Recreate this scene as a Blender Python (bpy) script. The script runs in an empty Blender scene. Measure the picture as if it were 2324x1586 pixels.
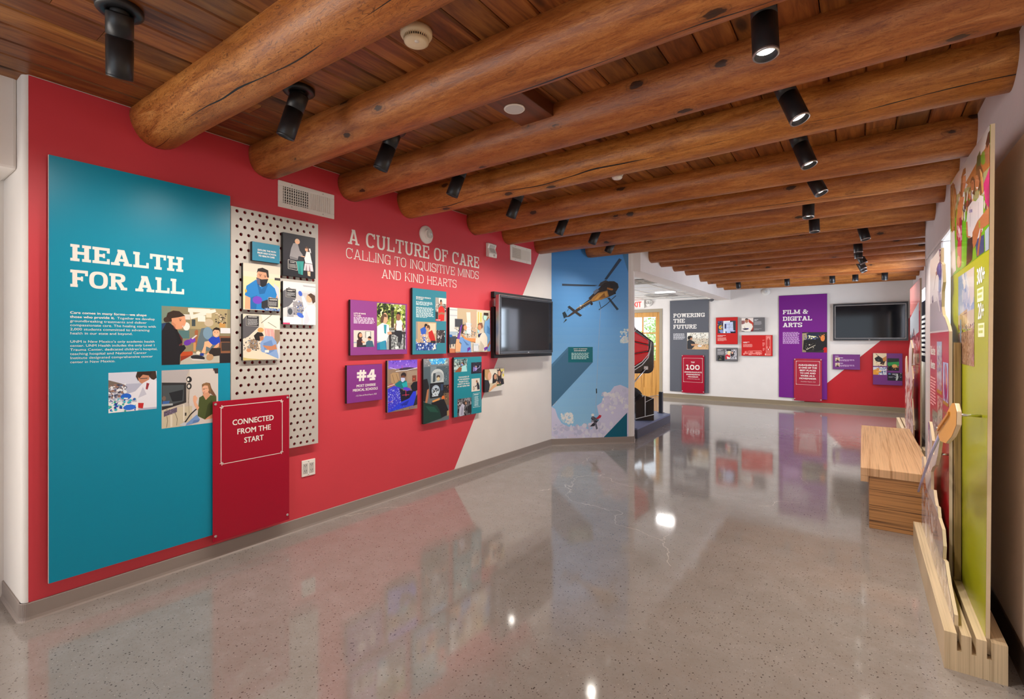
import bpy, bmesh, math, random
from mathutils import Vector, Matrix
random.seed(7)
C = bpy.context.scene.collection
SC = bpy.context.scene
PI = math.pi
# ------------------------------------------------------------------ camera, world, lights, exposure
CAM_H = 1.40
cd = bpy.data.cameras.new('camera'); cam = bpy.data.objects.new('camera', cd); C.objects.link(cam)
cam.location = (0, 0, CAM_H); cam.rotation_euler = (PI/2, 0, math.radians(35.56))
cd.sensor_width = 36.0; cd.sensor_fit = 'HORIZONTAL'; cd.lens = 1112/2324*36; cd.shift_y = -18/2324
cd.clip_start = .02; cd.clip_end = 200
SC.camera = cam
SC.view_settings.view_transform = 'Standard'; SC.view_settings.look = 'None'
SC.view_settings.gamma = 1; SC.view_settings.use_curve_mapping = False
SC.view_settings.exposure = 1.12
w = bpy.data.worlds.new('sky'); SC.world = w; w.use_nodes = True
bg = w.node_tree.nodes['Background']; bg.inputs[0].default_value = (.80, .90, 1.0, 1); bg.inputs[1].default_value = 1.0

def area(name, loc, rot, sx, sy, power, col=(1, 1, 1), spread=PI):
    l = bpy.data.lights.new(name, 'AREA'); l.shape = 'RECTANGLE'; l.size = sx; l.size_y = sy
    l.energy = power; l.color = col; l.spread = spread
    o = bpy.data.objects.new(name, l); C.objects.link(o); o.location = loc; o.rotation_euler = rot
    return o
def sunlamp(power, rot):
    l = bpy.data.lights.new('sun', 'SUN'); l.energy = power; l.angle = .01; l.color = (1, .95, .86)
    o = bpy.data.objects.new('sun', l); C.objects.link(o); o.rotation_euler = rot
# window daylight at right, lobby strip light, and added fill lamps marked below
area('fill_rear', (-1.5, -3.4, 1.3), (PI/2, 0, PI), 3.6, 2.1, 190, (.64, .81, 1), 2.3)  # unseen fill lamp added behind the camera
area('fill_left', (-3.93, -1.55, 1.15), (0, -PI/2, 0), 2.1, 2.3, 48, (1, .94, .87))  # warm fill lamp added at left to brighten the right side
area('daylight_side_window', (.93, 5.5, 1.85), (0, -PI/2, PI), 0.85, 1.2, 11, (.70, .9, 1))
area('daylight_far_window', (1.14, 9.6, 1.8), (0, -PI/2, PI), 1.1, 1.6, 44, (.70, .84, 1))
area('lobby_troffer_glow', (-3.45, 10.5, 2.44), (0, 0, 0), .34, .07, 5, (1, .98, .95))
area('fill_lobby', (-7.05, 9.4, 1.5), (0, -PI/2, 0), 1.3, 2.6, 70, (.95, .97, 1))  # lamp added to lift the lobby; the wall there has no window
sunlamp(3.0, (math.radians(38), 0, math.radians(172)))

# ------------------------------------------------------------------ helpers
def lin(h):
    h = h.lstrip('#')
    if len(h) == 3: h = ''.join(c*2 for c in h)
    o = []
    for k in (0, 2, 4):
        v = int(h[k:k+2], 16)/255
        o.append(v/12.92 if v <= .04045 else ((v+.055)/1.055)**2.4)
    return tuple(o)
GAIN = 1.25
def alb(h, g=None):
    g = GAIN if g is None else g
    return tuple(min(.92, v*g) for v in lin(h))
MATS = {}
def mat(name, col=None, rough=.5, metal=0., spec=.5, emit=None, estr=0., coat=0., alpha=None, trans=0.):
    if name in MATS: return MATS[name]
    m = bpy.data.materials.new(name); m.use_nodes = True
    b = m.node_tree.nodes['Principled BSDF']
    if col is not None: b.inputs['Base Color'].default_value = (*col, 1)
    b.inputs['Roughness'].default_value = rough; b.inputs['Metallic'].default_value = metal
    b.inputs['Specular IOR Level'].default_value = spec; b.inputs['Coat Weight'].default_value = coat
    b.inputs['Transmission Weight'].default_value = trans
    if emit: b.inputs['Emission Color'].default_value = (*emit, 1); b.inputs['Emission Strength'].default_value = estr
    MATS[name] = m
    return m
class NT:
    """short-hand for building node trees"""
    def __init__(s, m): s.t = m.node_tree; s.b = s.t.nodes['Principled BSDF']
    def n(s, typ, ins=None, **kw):
        x = s.t.nodes.new(typ)
        for k, v in kw.items(): setattr(x, k, v)
        for k, v in (ins or {}).items(): s.i(x, k, v)
        return x
    def i(s, x, k, v):
        sock = x.inputs[k]
        if isinstance(v, bpy.types.NodeSocket): s.t.links.new(v, sock)
        else: sock.default_value = v
    def m(s, op, a, b=0., c=0.):
        return s.n('ShaderNodeMath', {0: a, 1: b, 2: c}, operation=op).outputs[0]
    def ramp(s, fac, stops):
        r = s.n('ShaderNodeValToRGB', {0: fac}); e = r.color_ramp.elements
        while len(e) < len(stops): e.new(.5)
        for k, (p, c) in enumerate(stops): e[k].position = p; e[k].color = (*c, 1)
        return r.outputs[0]
    def mix(s, fac, a, b, bt='MIX'):
        x = s.n('ShaderNodeMix', data_type='RGBA', blend_type=bt)
        s.i(x, 0, fac); s.i(x, 6, a if not isinstance(a, tuple) else (*a, 1)); s.i(x, 7, b if not isinstance(b, tuple) else (*b, 1))
        return x.outputs[2]
    def noise(s, vec, scale, detail=3., rough=.5, dist=0.):
        return s.n('ShaderNodeTexNoise', {'Vector': vec, 'Scale': scale, 'Detail': detail, 'Roughness': rough, 'Distortion': dist}).outputs[0]
    def obj(s, scale=(1, 1, 1), loc=None):
        tc = s.n('ShaderNodeTexCoord').outputs['Object']
        mp = s.n('ShaderNodeMapping', {'Vector': tc}); mp.inputs['Scale'].default_value = scale
        if loc is not None: s.i(mp, 'Location', loc)
        return mp.outputs[0]
    def rand(s): return s.n('ShaderNodeObjectInfo').outputs['Random']
    def bump(s, h, strength=.2, dist=.005):
        s.i(s.b, 'Normal', s.n('ShaderNodeBump', {'Height': h, 'Strength': strength, 'Distance': dist}).outputs[0])

def plaster(name, col, bump=.12, rough=.6, scale=35):
    m = mat(name, col, rough); t = NT(m)
    v = t.obj(); n = t.noise(v, scale, 4); n2 = t.noise(v, 3.5, 3)
    t.i(t.b, 'Base Color', t.mix(n2, tuple(c*.95 for c in col), tuple(min(1, c*1.05) for c in col)))
    t.bump(n, bump, .004)
    return m

# material with a per-face colour (printed graphics)
def print_mat(name, rough=.42, coat=0.):
    m = mat(name, None, rough, coat=coat); t = NT(m)
    a = t.n('ShaderNodeAttribute', attribute_name='ink')
    t.i(t.b, 'Base Color', a.outputs['Color']); t.b.inputs['Specular IOR Level'].default_value = .35
    return m
PRINT = print_mat('printed_ink')

# ---- logs: orange-brown peeled pine, grain along X, knots, long dark checks
def log_material(name='peeled_log_pine', fig=.25):
    m = mat(name, None, .42); t = NT(m)
    r = t.rand(); off = t.n('ShaderNodeCombineXYZ', {0: t.m('MULTIPLY', r, 37.), 1: t.m('MULTIPLY', r, 11.), 2: t.m('MULTIPLY', r, 5.)}).outputs[0]
    tc = t.n('ShaderNodeTexCoord').outputs['Object']
    v = t.n('ShaderNodeVectorMath', {0: tc, 1: off}, operation='ADD').outputs[0]
    def mp(s): 
        q = t.n('ShaderNodeMapping', {'Vector': v}); q.inputs['Scale'].default_value = s; return q.outputs[0]
    g1 = t.noise(mp((1.2, 9, 9)), 2.2, 6, .6, .8)
    g2 = t.noise(mp((3.0, 22, 22)), 3.0, 4, .65, 1.6)
    big = t.noise(mp((.7, 2, 2)), 1.5, 3, .5)
    base = t.ramp(g1, [(.25, lin('80481b')), (.46, lin('b06b2b')), (.64, lin('cb8743')), (.85, lin('dda362'))])
    lines = t.ramp(g2, [(.40, (.48, .38, .30)), (.47, (1, 1, 1)), (.50, (.62, .5, .4)), (.525, (1, 1, 1)), (.60, (1, 1, 1)), (.64, (.6, .48, .4))])
    c = t.mix(.75, base, lines, 'MULTIPLY')
    c = t.mix(t.ramp(big, [(.35, (0, 0, 0)), (.7, (1, 1, 1))]), t.mix(.4, c, lin('96501f')), c)
    fn = t.m('FRACT', t.m('MULTIPLY', t.noise(mp((3.2, 9, 9)), 2.0, 3, .55, .6), 13.))
    c = t.mix(t.m('MULTIPLY', t.ramp(fn, [(.0, (0, 0, 0)), (.42, (0, 0, 0)), (.5, (1, 1, 1)), (.6, (0, 0, 0))]), fig), c, lin('4a2206'))
    # knots
    vo = t.n('ShaderNodeTexVoronoi', {'Vector': mp((2.9, 6, 6)), 'Scale': 1.0, 'Randomness': 1.0}).outputs['Distance']
    wob = t.noise(mp((10, 20, 20)), 3, 2)
    k = t.m('ADD', vo, t.m('MULTIPLY', t.m('SUBTRACT', wob, .5), .10))
    c = t.mix(t.ramp(k, [(.0, (.95, .95, .95)), (.10, (.9, .9, .9)), (.115, (.3, .3, .3)), (.15, (.1, .1, .1)), (.155, (.45, .45, .45)), (.175, (.08, .08, .08)), (.24, (0, 0, 0))]), c, lin('2a1408'))
    # one long check (crack) running the length
    sx = t.n('ShaderNodeSeparateXYZ', {0: tc})
    ang = t.m('ARCTAN2', sx.outputs[2], sx.outputs[1])
    wav = t.noise(mp((.7, .01, .01)), 1.6, 2, .4)
    ctr = t.m('ADD', t.m('MULTIPLY', r, -1.3), t.m('ADD', -.9, t.m('MULTIPLY', t.m('SUBTRACT', wav, .5), 1.1)))
    d = t.m('ABSOLUTE', t.m('SUBTRACT', ang, ctr))
    wid = t.m('MAXIMUM', t.m('MULTIPLY', t.m('SUBTRACT', t.noise(mp((1., .01, .01)), 1.7, 2), .40), .14), .0)
    crack = t.m('LESS_THAN', d, wid)
    c = t.mix(crack, c, lin('1b0c05'))
    hs = t.n('ShaderNodeHueSaturation', {'Hue': t.m('ADD', .492, t.m('MULTIPLY', r, .012)), 'Value': t.m('ADD', .82, t.m('MULTIPLY', r, .3)), 'Color': c})
    t.i(t.b, 'Base Color', hs.outputs[0])
    t.i(t.b, 'Roughness', t.m('ADD', .34, t.m('MULTIPLY', g2, .2)))
    t.bump(t.m('SUBTRACT', t.m('ADD', g1, t.m('MULTIPLY', g2, .4)), t.m('MULTIPLY', crack, 1.5)), .35, .006)
    return m
LOG = log_material(); LOGF = log_material('figured_log_pine', .8)

def board_material():
    m = mat('varnished_ceiling_boards', None, .38); t = NT(m)
    a = t.n('ShaderNodeAttribute', attribute_name='ink')
    sc = t.n('ShaderNodeSeparateColor', {0: a.outputs['Color']})
    off = t.n('ShaderNodeCombineXYZ', {1: t.m('MULTIPLY', sc.outputs[0], 31.), 0: t.m('MULTIPLY', sc.outputs[1], 7.)}).outputs[0]
    v = t.obj((9, .9, 1), off)
    g = t.noise(v, 2.4, 6, .6, 1.2)
    c = t.ramp(g, [(.22, lin('4c2812')), (.45, lin('844720')), (.62, lin('a5632e')), (.85, lin('bd7e44'))])
    kv = t.obj((3.2, 1.3, 1), off)
    vo = t.n('ShaderNodeTexVoronoi', {'Vector': kv, 'Scale': 1.0}).outputs['Distance']
    c = t.mix(t.ramp(vo, [(.0, (.9, .9, .9)), (.05, (.8, .8, .8)), (.085, (.15, .15, .15)), (.18, (0, 0, 0))]), c, lin('1a0a06'))
    hs = t.n('ShaderNodeHueSaturation', {'Hue': t.m('ADD', .498, t.m('MULTIPLY', sc.outputs[1], .014)), 'Value': t.m('ADD', .46, t.m('MULTIPLY', sc.outputs[0], .6)), 'Color': c})
    t.i(t.b, 'Base Color', hs.outputs[0]); t.bump(g, .15, .004)
    return m
BOARD = board_material()

def concrete():
    m = mat('polished_concrete', None, .12); t = NT(m)
    v = t.obj(); n1 = t.noise(v, .55, 5, .55); n2 = t.noise(v, 6, 6, .7); n3 = t.noise(v, 60, 3, .7)
    c = t.mix(t.ramp(n1, [(.35, (0, 0, 0)), (.65, (1, 1, 1))]), lin('8d8783'), lin('a09a96'))
    c = t.mix(t.ramp(n2, [(.3, (.0, .0, .0)), (.72, (.6, .6, .6))]), c, lin('82786f'))
    c = t.mix(t.ramp(n3, [(.35, (.35, .35, .35)), (.6, (0, 0, 0))]), c, lin('8c8076'))
    for sc, thr, col, f in ((46., .17, '3c332e', .85), (75., .2, '4a403a', .8), (120., .2, '5b4f48', .6), (52., .1, 'c9c0b4', .7)):
        q = t.n('ShaderNodeMapping', {'Vector': v}); q.inputs['Location'].default_value = (sc*.3, sc*.7, 0)
        vo = t.n('ShaderNodeTexVoronoi', {'Vector': q.outputs[0], 'Scale': sc})
        pick = t.m('LESS_THAN', t.n('ShaderNodeSeparateColor', {0: vo.outputs['Color']}).outputs[0], .34)
        dot = t.m('MULTIPLY', pick, t.m('LESS_THAN', vo.outputs['Distance'], thr))
        c = t.mix(t.m('MULTIPLY', dot, f), c, lin(col))
    # sparse hairline cracks, slightly lighter than the slab
    w_ = t.n('ShaderNodeTexNoise', {'Vector': v, 'Scale': 1.6, 'Detail': 5.})
    dv = t.n('ShaderNodeVectorMath', {0: v, 1: t.n('ShaderNodeVectorMath', {0: w_.outputs['Color'], 'Scale': .8}, operation='SCALE').outputs[0]}, operation='ADD').outputs[0]
    e = t.n('ShaderNodeTexVoronoi', {'Vector': dv, 'Scale': .33}, feature='DISTANCE_TO_EDGE').outputs['Distance']
    gate = t.m('GREATER_THAN', t.noise(v, .8, 2), .53)
    c = t.mix(t.m('MULTIPLY', t.m('MULTIPLY', t.m('LESS_THAN', e, .0011), gate), .45), c, lin('d2c8b8'))
    t.i(t.b, 'Base Color', c)
    t.i(t.b, 'Roughness', t.m('ADD', .03, t.m('MULTIPLY', n2, .08)))
    t.b.inputs['Specular IOR Level'].default_value = .75
    t.bump(n3, .02, .002)
    return m
CONC = concrete()

def ply(name, c1, c2, axis, scale=60, rough=.5, stretch=.04):
    """laminated plywood; stripes change along the axis"""
    m = mat(name, None, rough); t = NT(m)
    s = [stretch*scale]*3; s['xyz'.index(axis)] = scale
    v = t.obj(tuple(s)); n = t.noise(v, 1., 3, .55, .15); n2 = t.noise(t.obj(tuple(x*.3 for x in s)), 1., 2)
    c = t.ramp(t.m('ADD', t.m('MULTIPLY', n, .7), t.m('MULTIPLY', n2, .3)), [(.36, lin(c1)), (.5, lin(c2)), (.62, tuple(min(1, x*1.12) for x in lin(c2)))])
    t.i(t.b, 'Base Color', c); t.bump(n, .06, .002)
    return m

class MB:
    """collects faces, then links them as ONE mesh object"""
    def __init__(s): s.v = []; s.f = []; s.m = []; s.c = []; s.sm = []; s.cur = 0; s.col = (.5, .5, .5); s.smooth = False
    def verts(s, pts): b = len(s.v); s.v += [tuple(p) for p in pts]; return b
    def face(s, idx): s.f.append(tuple(idx)); s.m.append(s.cur); s.c.append(s.col); s.sm.append(s.smooth)
    def poly(s, pts): b = s.verts(pts); s.face(range(b, b+len(pts)))
    def hexa(s, p):   # p: 8 points, bottom ring 0-3, top ring 4-7
        b = s.verts(p)
        for q in ((3, 2, 1, 0), (4, 5, 6, 7), (0, 1, 5, 4), (1, 2, 6, 5), (2, 3, 7, 6), (3, 0, 4, 7)): s.face([b+k for k in q])
    def box(s, x0, x1, y0, y1, z0, z1):
        s.hexa([(x0, y0, z0), (x1, y0, z0), (x1, y1, z0), (x0, y1, z0), (x0, y0, z1), (x1, y0, z1), (x1, y1, z1), (x0, y1, z1)])
    def prism(s, pts, d):
        """pts: 3D outline, d: extrusion vector"""
        n = len(pts); d = Vector(d); a = s.verts(pts); b = s.verts([Vector(p)+d for p in pts])
        s.face(reversed(range(a, a+n))); s.face(range(b, b+n))
        for k in range(n): s.face((a+k, a+(k+1) % n, b+(k+1) % n, b+k))
    def tube(s, pts, r, seg=10, cap=True):
        pts = [Vector(p) for p in pts]; rr = r if isinstance(r, (list, tuple)) else [r]*len(pts); rings = []
        for k, p in enumerate(pts):
            t = (pts[min(k+1, len(pts)-1)]-pts[max(k-1, 0)]).normalized()
            a = Vector((0, 0, 1)) if abs(t.z) < .9 else Vector((1, 0, 0))
            u = t.cross(a).normalized(); w_ = t.cross(u)
            rings.append(s.verts([p+(u*math.cos(2*PI*q/seg)+w_*math.sin(2*PI*q/seg))*rr[k] for q in range(seg)]))
        sv = s.smooth; s.smooth = True
        for a, b in zip(rings, rings[1:]):
            for q in range(seg): s.face((a+q, a+(q+1) % seg, b+(q+1) % seg, b+q))
        s.smooth = sv
        if cap: s.face(reversed(range(rings[0], rings[0]+seg))); s.face(range(rings[-1], rings[-1]+seg))
    def lathe(s, o, ax, prof, seg=24, smooth=True):
        """prof: (radius, height along ax) pairs"""
        o = Vector(o); ax = Vector(ax).normalized(); a = Vector((0, 0, 1)) if abs(ax.z) < .9 else Vector((1, 0, 0))
        u = ax.cross(a).normalized(); w_ = ax.cross(u); rings = []
        for r, h in prof:
            rings.append(s.verts([o+ax*h+(u*math.cos(2*PI*q/seg)+w_*math.sin(2*PI*q/seg))*max(r, 1e-5) for q in range(seg)]))
        sv = s.smooth; s.smooth = smooth
        for a, b in zip(rings, rings[1:]):
            for q in range(seg): s.face((a+q, a+(q+1) % seg, b+(q+1) % seg, b+q))
        s.smooth = sv
    def build(s, name, mats, parent=None, loc=None, ink=False, bevel=0., recalc=True):
        if not isinstance(mats, (list, tuple)): mats = [mats]
        off = Vector(loc) if loc is not None else (WL[parent.name] if parent is not None else Vector((0, 0, 0)))
        me = bpy.data.meshes.new(name)
        me.from_pydata([tuple(Vector(p)-off) for p in s.v], [], s.f)
        for m_ in mats: me.materials.append(m_)
        me.polygons.foreach_set('material_index', s.m); me.polygons.foreach_set('use_smooth', s.sm)
        if ink:
            at = me.color_attributes.new('ink', 'FLOAT_COLOR', 'CORNER'); buf = []
            for f, c in zip(s.f, s.c): buf += [c[0], c[1], c[2], 1.]*len(f)
            at.data.foreach_set('color', buf)
        if recalc:
            bm = bmesh.new(); bm.from_mesh(me); bmesh.ops.recalc_face_normals(bm, faces=bm.faces); bm.to_mesh(me); bm.free()
        o = bpy.data.objects.new(name, me); C.objects.link(o)
        if parent is not None: o.parent = parent
        else: o.location = off
        WL[o.name] = off
        if bevel:
            b = o.modifiers.new('bevel', 'BEVEL'); b.width = bevel; b.segments = 2; b.limit_method = 'ANGLE'; b.angle_limit = .6
        return o
WL = {}
def tag(o, label, cat, group=None, kind=None):
    o['label'] = label; o['category'] = cat
    if group: o['group'] = group
    if kind: o['kind'] = kind
    return o
def thing(name, label, cat, loc, group=None):
    o = bpy.data.objects.new(name, None); C.objects.link(o); o.location = loc; o.empty_display_size = .05
    WL[o.name] = Vector(loc)
    return tag(o, label, cat, group)
def struct(o): o['kind'] = 'structure'; return o

class Fr:
    """a wall-like frame: u along the surface, z up, n out of it"""
    def __init__(s, o, u, n): s.o = Vector(o); s.u = Vector(u).normalized(); s.n = Vector(n).normalized()
    def p(s, u, z, n=0.): return s.o+s.u*u+Vector((0, 0, z))+s.n*n
    def box(s, mb, u0, u1, z0, z1, n0, n1):
        mb.hexa([s.p(u0, z0, n0), s.p(u1, z0, n0), s.p(u1, z0, n1), s.p(u0, z0, n1), s.p(u0, z1, n0), s.p(u1, z1, n0), s.p(u1, z1, n1), s.p(u0, z1, n1)])
XL = -3.40; YF = 12.25
LW = Fr((XL, 0, 0), (0, 1, 0), (1, 0, 0))          # left wall: u = world Y
FW = Fr((0, YF, 0), (1, 0, 0), (0, -1, 0))         # far wall:  u = world X
MA = Vector((-3.40, 5.67, 0)); MBp = Vector((-2.56, 6.49, 0)); MD = (MBp-MA).normalized()
MW = Fr(MA, MD, (MD.y, -MD.x, 0))                  # angled mural wall
def RB(x): return Fr((x, 0, 0), (0, -1, 0), (-1, 0, 0))   # boards facing the room from the right: u = -Y

# ---- printed pictures: polygons in window coordinates laid on a frame
def clip(pts):
    for ax, lim, sg in ((0, 0., 1), (0, 1., -1), (1, 0., 1), (1, 1., -1)):
        out = []
        for k in range(len(pts)):
            a, b = pts[k-1], pts[k]; da, db = (a[ax]-lim)*sg, (b[ax]-lim)*sg
            if (da >= 0) != (db >= 0):
                t = da/(da-db); out.append((a[0]+(b[0]-a[0])*t, a[1]+(b[1]-a[1])*t))
            if db >= 0: out.append(b)
        pts = out
        if len(pts) < 3: return None
    return pts
def mixc(a, b, t): return tuple(x+(y-x)*t for x, y in zip(a, b))
def ellipse(cx, cy, rx, ry, rot=0, n=16):
    cr, sr = math.cos(math.radians(rot)), math.sin(math.radians(rot)); o = []
    for k in range(n):
        a = 2*PI*k/n; x, y = rx*math.cos(a), ry*math.sin(a); o.append((cx+x*cr-y*sr, cy+x*sr+y*cr))
    return o
def tri_clip(pts, tri):
    """Sutherland-Hodgman against one counter-clockwise triangle"""
    for k in range(3):
        (ax, ay), (bx, by) = tri[k-1], tri[k]; out = []
        side = lambda p: (bx-ax)*(p[1]-ay)-(by-ay)*(p[0]-ax)
        for q in range(len(pts)):
            a, b = pts[q-1], pts[q]; da, db = side(a), side(b)
            if (da >= 0) != (db >= 0):
                t = da/(da-db); out.append((a[0]+(b[0]-a[0])*t, a[1]+(b[1]-a[1])*t))
            if db >= 0: out.append(b)
        pts = out
        if len(pts) < 3: return None
    return pts
def outline_tris(ol):
    from mathutils.geometry import tessellate_polygon
    T = []
    for a, b, c in tessellate_polygon([[Vector((x, y, 0)) for x, y in ol]]):
        t = [ol[a], ol[b], ol[c]]
        ar = (t[1][0]-t[0][0])*(t[2][1]-t[0][1])-(t[1][1]-t[0][1])*(t[2][0]-t[0][0])
        T.append(t if ar > 0 else t[::-1])
    return T
def picture(parent, fr, u0, u1, z0, z1, n, dsl, win=(0, 0, 100, 100), name='printed_photo', outline=None, quad=None, gain=None, step=.000006, label=None, mtl=None):
    mb = MB(); step = 2e-6 if (mtl is not None and mtl.name == 'gloss_print') else step; wx, wy, wX, wY = win; lay = [0]; tris = outline_tris(outline) if outline else None
    Hm = None
    if quad:
        import numpy as np
        A = []; B = []
        for (x, y), (p_, q_) in zip(quad, ((0, 0), (1, 0), (1, 1), (0, 1))):
            A += [[x, y, 1, 0, 0, 0, -p_*x, -p_*y], [0, 0, 0, x, y, 1, -q_*x, -q_*y]]; B += [p_, q_]
        Hm = [float(v) for v in np.linalg.solve(np.array(A, float), np.array(B, float))]+[1.]
        wx, wy = min(p[0] for p in quad), min(p[1] for p in quad); wX, wY = max(p[0] for p in quad), max(p[1] for p in quad)
    def uv(x, y):
        if not Hm: return ((x-wx)/(wX-wx), (y-wy)/(wY-wy))
        d = Hm[6]*x+Hm[7]*y+1
        return ((Hm[0]*x+Hm[1]*y+Hm[2])/d, (Hm[3]*x+Hm[4]*y+Hm[5])/d)
    def put(pts, col):
        q = clip([uv(x, y) for x, y in pts])
        if not q: return
        mb.col = col; lay[0] += 1; d = n+lay[0]*step
        q = [(u0+(u1-u0)*x, z1+(z0-z1)*y) for x, y in q]
        for g in ([q] if tris is None else [tri_clip(q, t) for t in tris]):
            if g: mb.poly([fr.p(x, y, d) for x, y in g])
    rnd = random.Random(len(dsl))
    for it in dsl.replace('\n', ';').split(';'):
        a = it.split()
        if not a: continue
        k = a[0]
        if k == 'n':      # n count size x0 y0 x1 y1 col...   scattered flecks
            cnt, size = int(int(a[1])*1.7), float(a[2])*.68; x0, y0, x1, y1 = map(float, a[3:7]); cols = [alb(c, gain) for c in a[7:]]
            FA = abs((u1-u0)/(z1-z0))*(wY-wy)/(wX-wx)
            for _ in range(cnt):
                x, y = rnd.uniform(x0, x1), rnd.uniform(y0, y1); s = size*rnd.uniform(.4, 1.3)
                put([(x+ex, y+ey*FA) for ex, ey in ellipse(0, 0, s, s*rnd.uniform(.4, 1.2), rnd.uniform(0, 180), rnd.choice((5, 6, 7)))], rnd.choice(cols))
            continue
        if k == 'g':      # vertical gradient: c1 c2 x0 y0 x1 y1 steps
            c1, c2 = alb(a[1], gain), alb(a[2], gain); x0, y0, x1, y1 = map(float, a[3:7]); N = int(a[7]); l0 = lay[0]
            for q in range(N):
                lay[0] = l0
                ya, yb = y0+(y1-y0)*q/N, y0+(y1-y0)*(q+1)/N
                put([(x0, ya), (x1, ya), (x1, yb), (x0, yb)], mixc(c1, c2, (q+.5)/N))
            continue
        col = alb(a[1], gain); v = [float(x) for x in a[2:]]
        if k == 'r': put([(v[0], v[1]), (v[2], v[1]), (v[2], v[3]), (v[0], v[3])], col)
        elif k == 'e': put(ellipse(*v), col)
        elif k == 'p': put([(v[q], v[q+1]) for q in range(0, len(v), 2)], col)
        elif k == 'l':    # polyline of given width
            wd = v[0]; P = [(v[q], v[q+1]) for q in range(1, len(v), 2)]
            for (xa, ya), (xb, yb) in zip(P, P[1:]):
                L = math.hypot(xb-xa, yb-ya) or 1; nx, ny = -(yb-ya)/L*wd/2, (xb-xa)/L*wd/2
                put([(xa+nx, ya+ny), (xb+nx, yb+ny), (xb-nx, yb-ny), (xa-nx, ya-ny)], col)
        elif k == 't':    # lines of tiny text as word bars: x0 y0 x1 y1 rows
            x0, y0, x1, y1, R = v; R = int(R); hgt = (y1-y0)/R
            for q in range(R):
                x = x0; end = x1-(x1-x0)*rnd.uniform(0, .12 if q < R-1 else .5)
                l0 = lay[0]
                while x < end:
                    wl = (x1-x0)*rnd.uniform(.06, .17); lay[0] = l0
                    put([(x, y0+hgt*q), (min(x+wl, end), y0+hgt*q), (min(x+wl, end), y0+hgt*(q+.55)), (x, y0+hgt*(q+.55))], col); x += wl+(x1-x0)*.03
    o = mb.build(name, mtl or PRINT, parent, ink=True, recalc=False)
    # faces must look out of the wall
    bm = bmesh.new(); bm.from_mesh(o.data)
    for f in bm.faces:
        f.normal_update()
        if f.normal.dot(fr.n) < 0: f.normal_flip()
    bm.to_mesh(o.data); bm.free()
    if label: o['label'] = label
    return o

# ---- lettering: sans text from Blender's built-in face, slab serif capitals built here
def sans(parent, fr, u, z, n, text, h, bold=0., width=None, align='L', col=None, name='lettering', gap=1.0, rot=0., track=1.0):
    """u,z: baseline start (or centre); h: cap height; width: fit the widest line"""
    cu = bpy.data.curves.new('txt', 'FONT'); cu.body = text; cu.size = 1.; cu.space_line = gap; cu.space_character = track
    cu.align_x = {'L': 'LEFT', 'C': 'CENTER', 'R': 'RIGHT'}[align]; cu.resolution_u = 3
    o = bpy.data.objects.new('txt', cu); me = o.to_mesh()
    xs = [v.co.x for v in me.vertices]; sc = h/.73
    sx = sc if width is None else width/(max(xs)-min(xs))
    mb = MB(); cr, sr = math.cos(rot), math.sin(rot)
    for k, (dx, dy) in enumerate(((0, 0),) if bold < .01 else ((-bold, bold*.5), (bold, bold*.5), (-bold, -bold*.5), (bold, -bold*.5))):
        i0 = mb.verts([fr.p(u+x*cr-y*sr, z+x*sr+y*cr, n+k*.00002) for x, y in (((v.co.x+dx)*sx, (v.co.y+dy)*sc) for v in me.vertices)])
        for p in me.polygons: mb.face([i0+q for q in p.vertices])
    o.to_mesh_clear(); bpy.data.objects.remove(o); bpy.data.curves.remove(cu)
    return mb.build(name, col or WHITE, parent, recalc=False)
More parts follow.
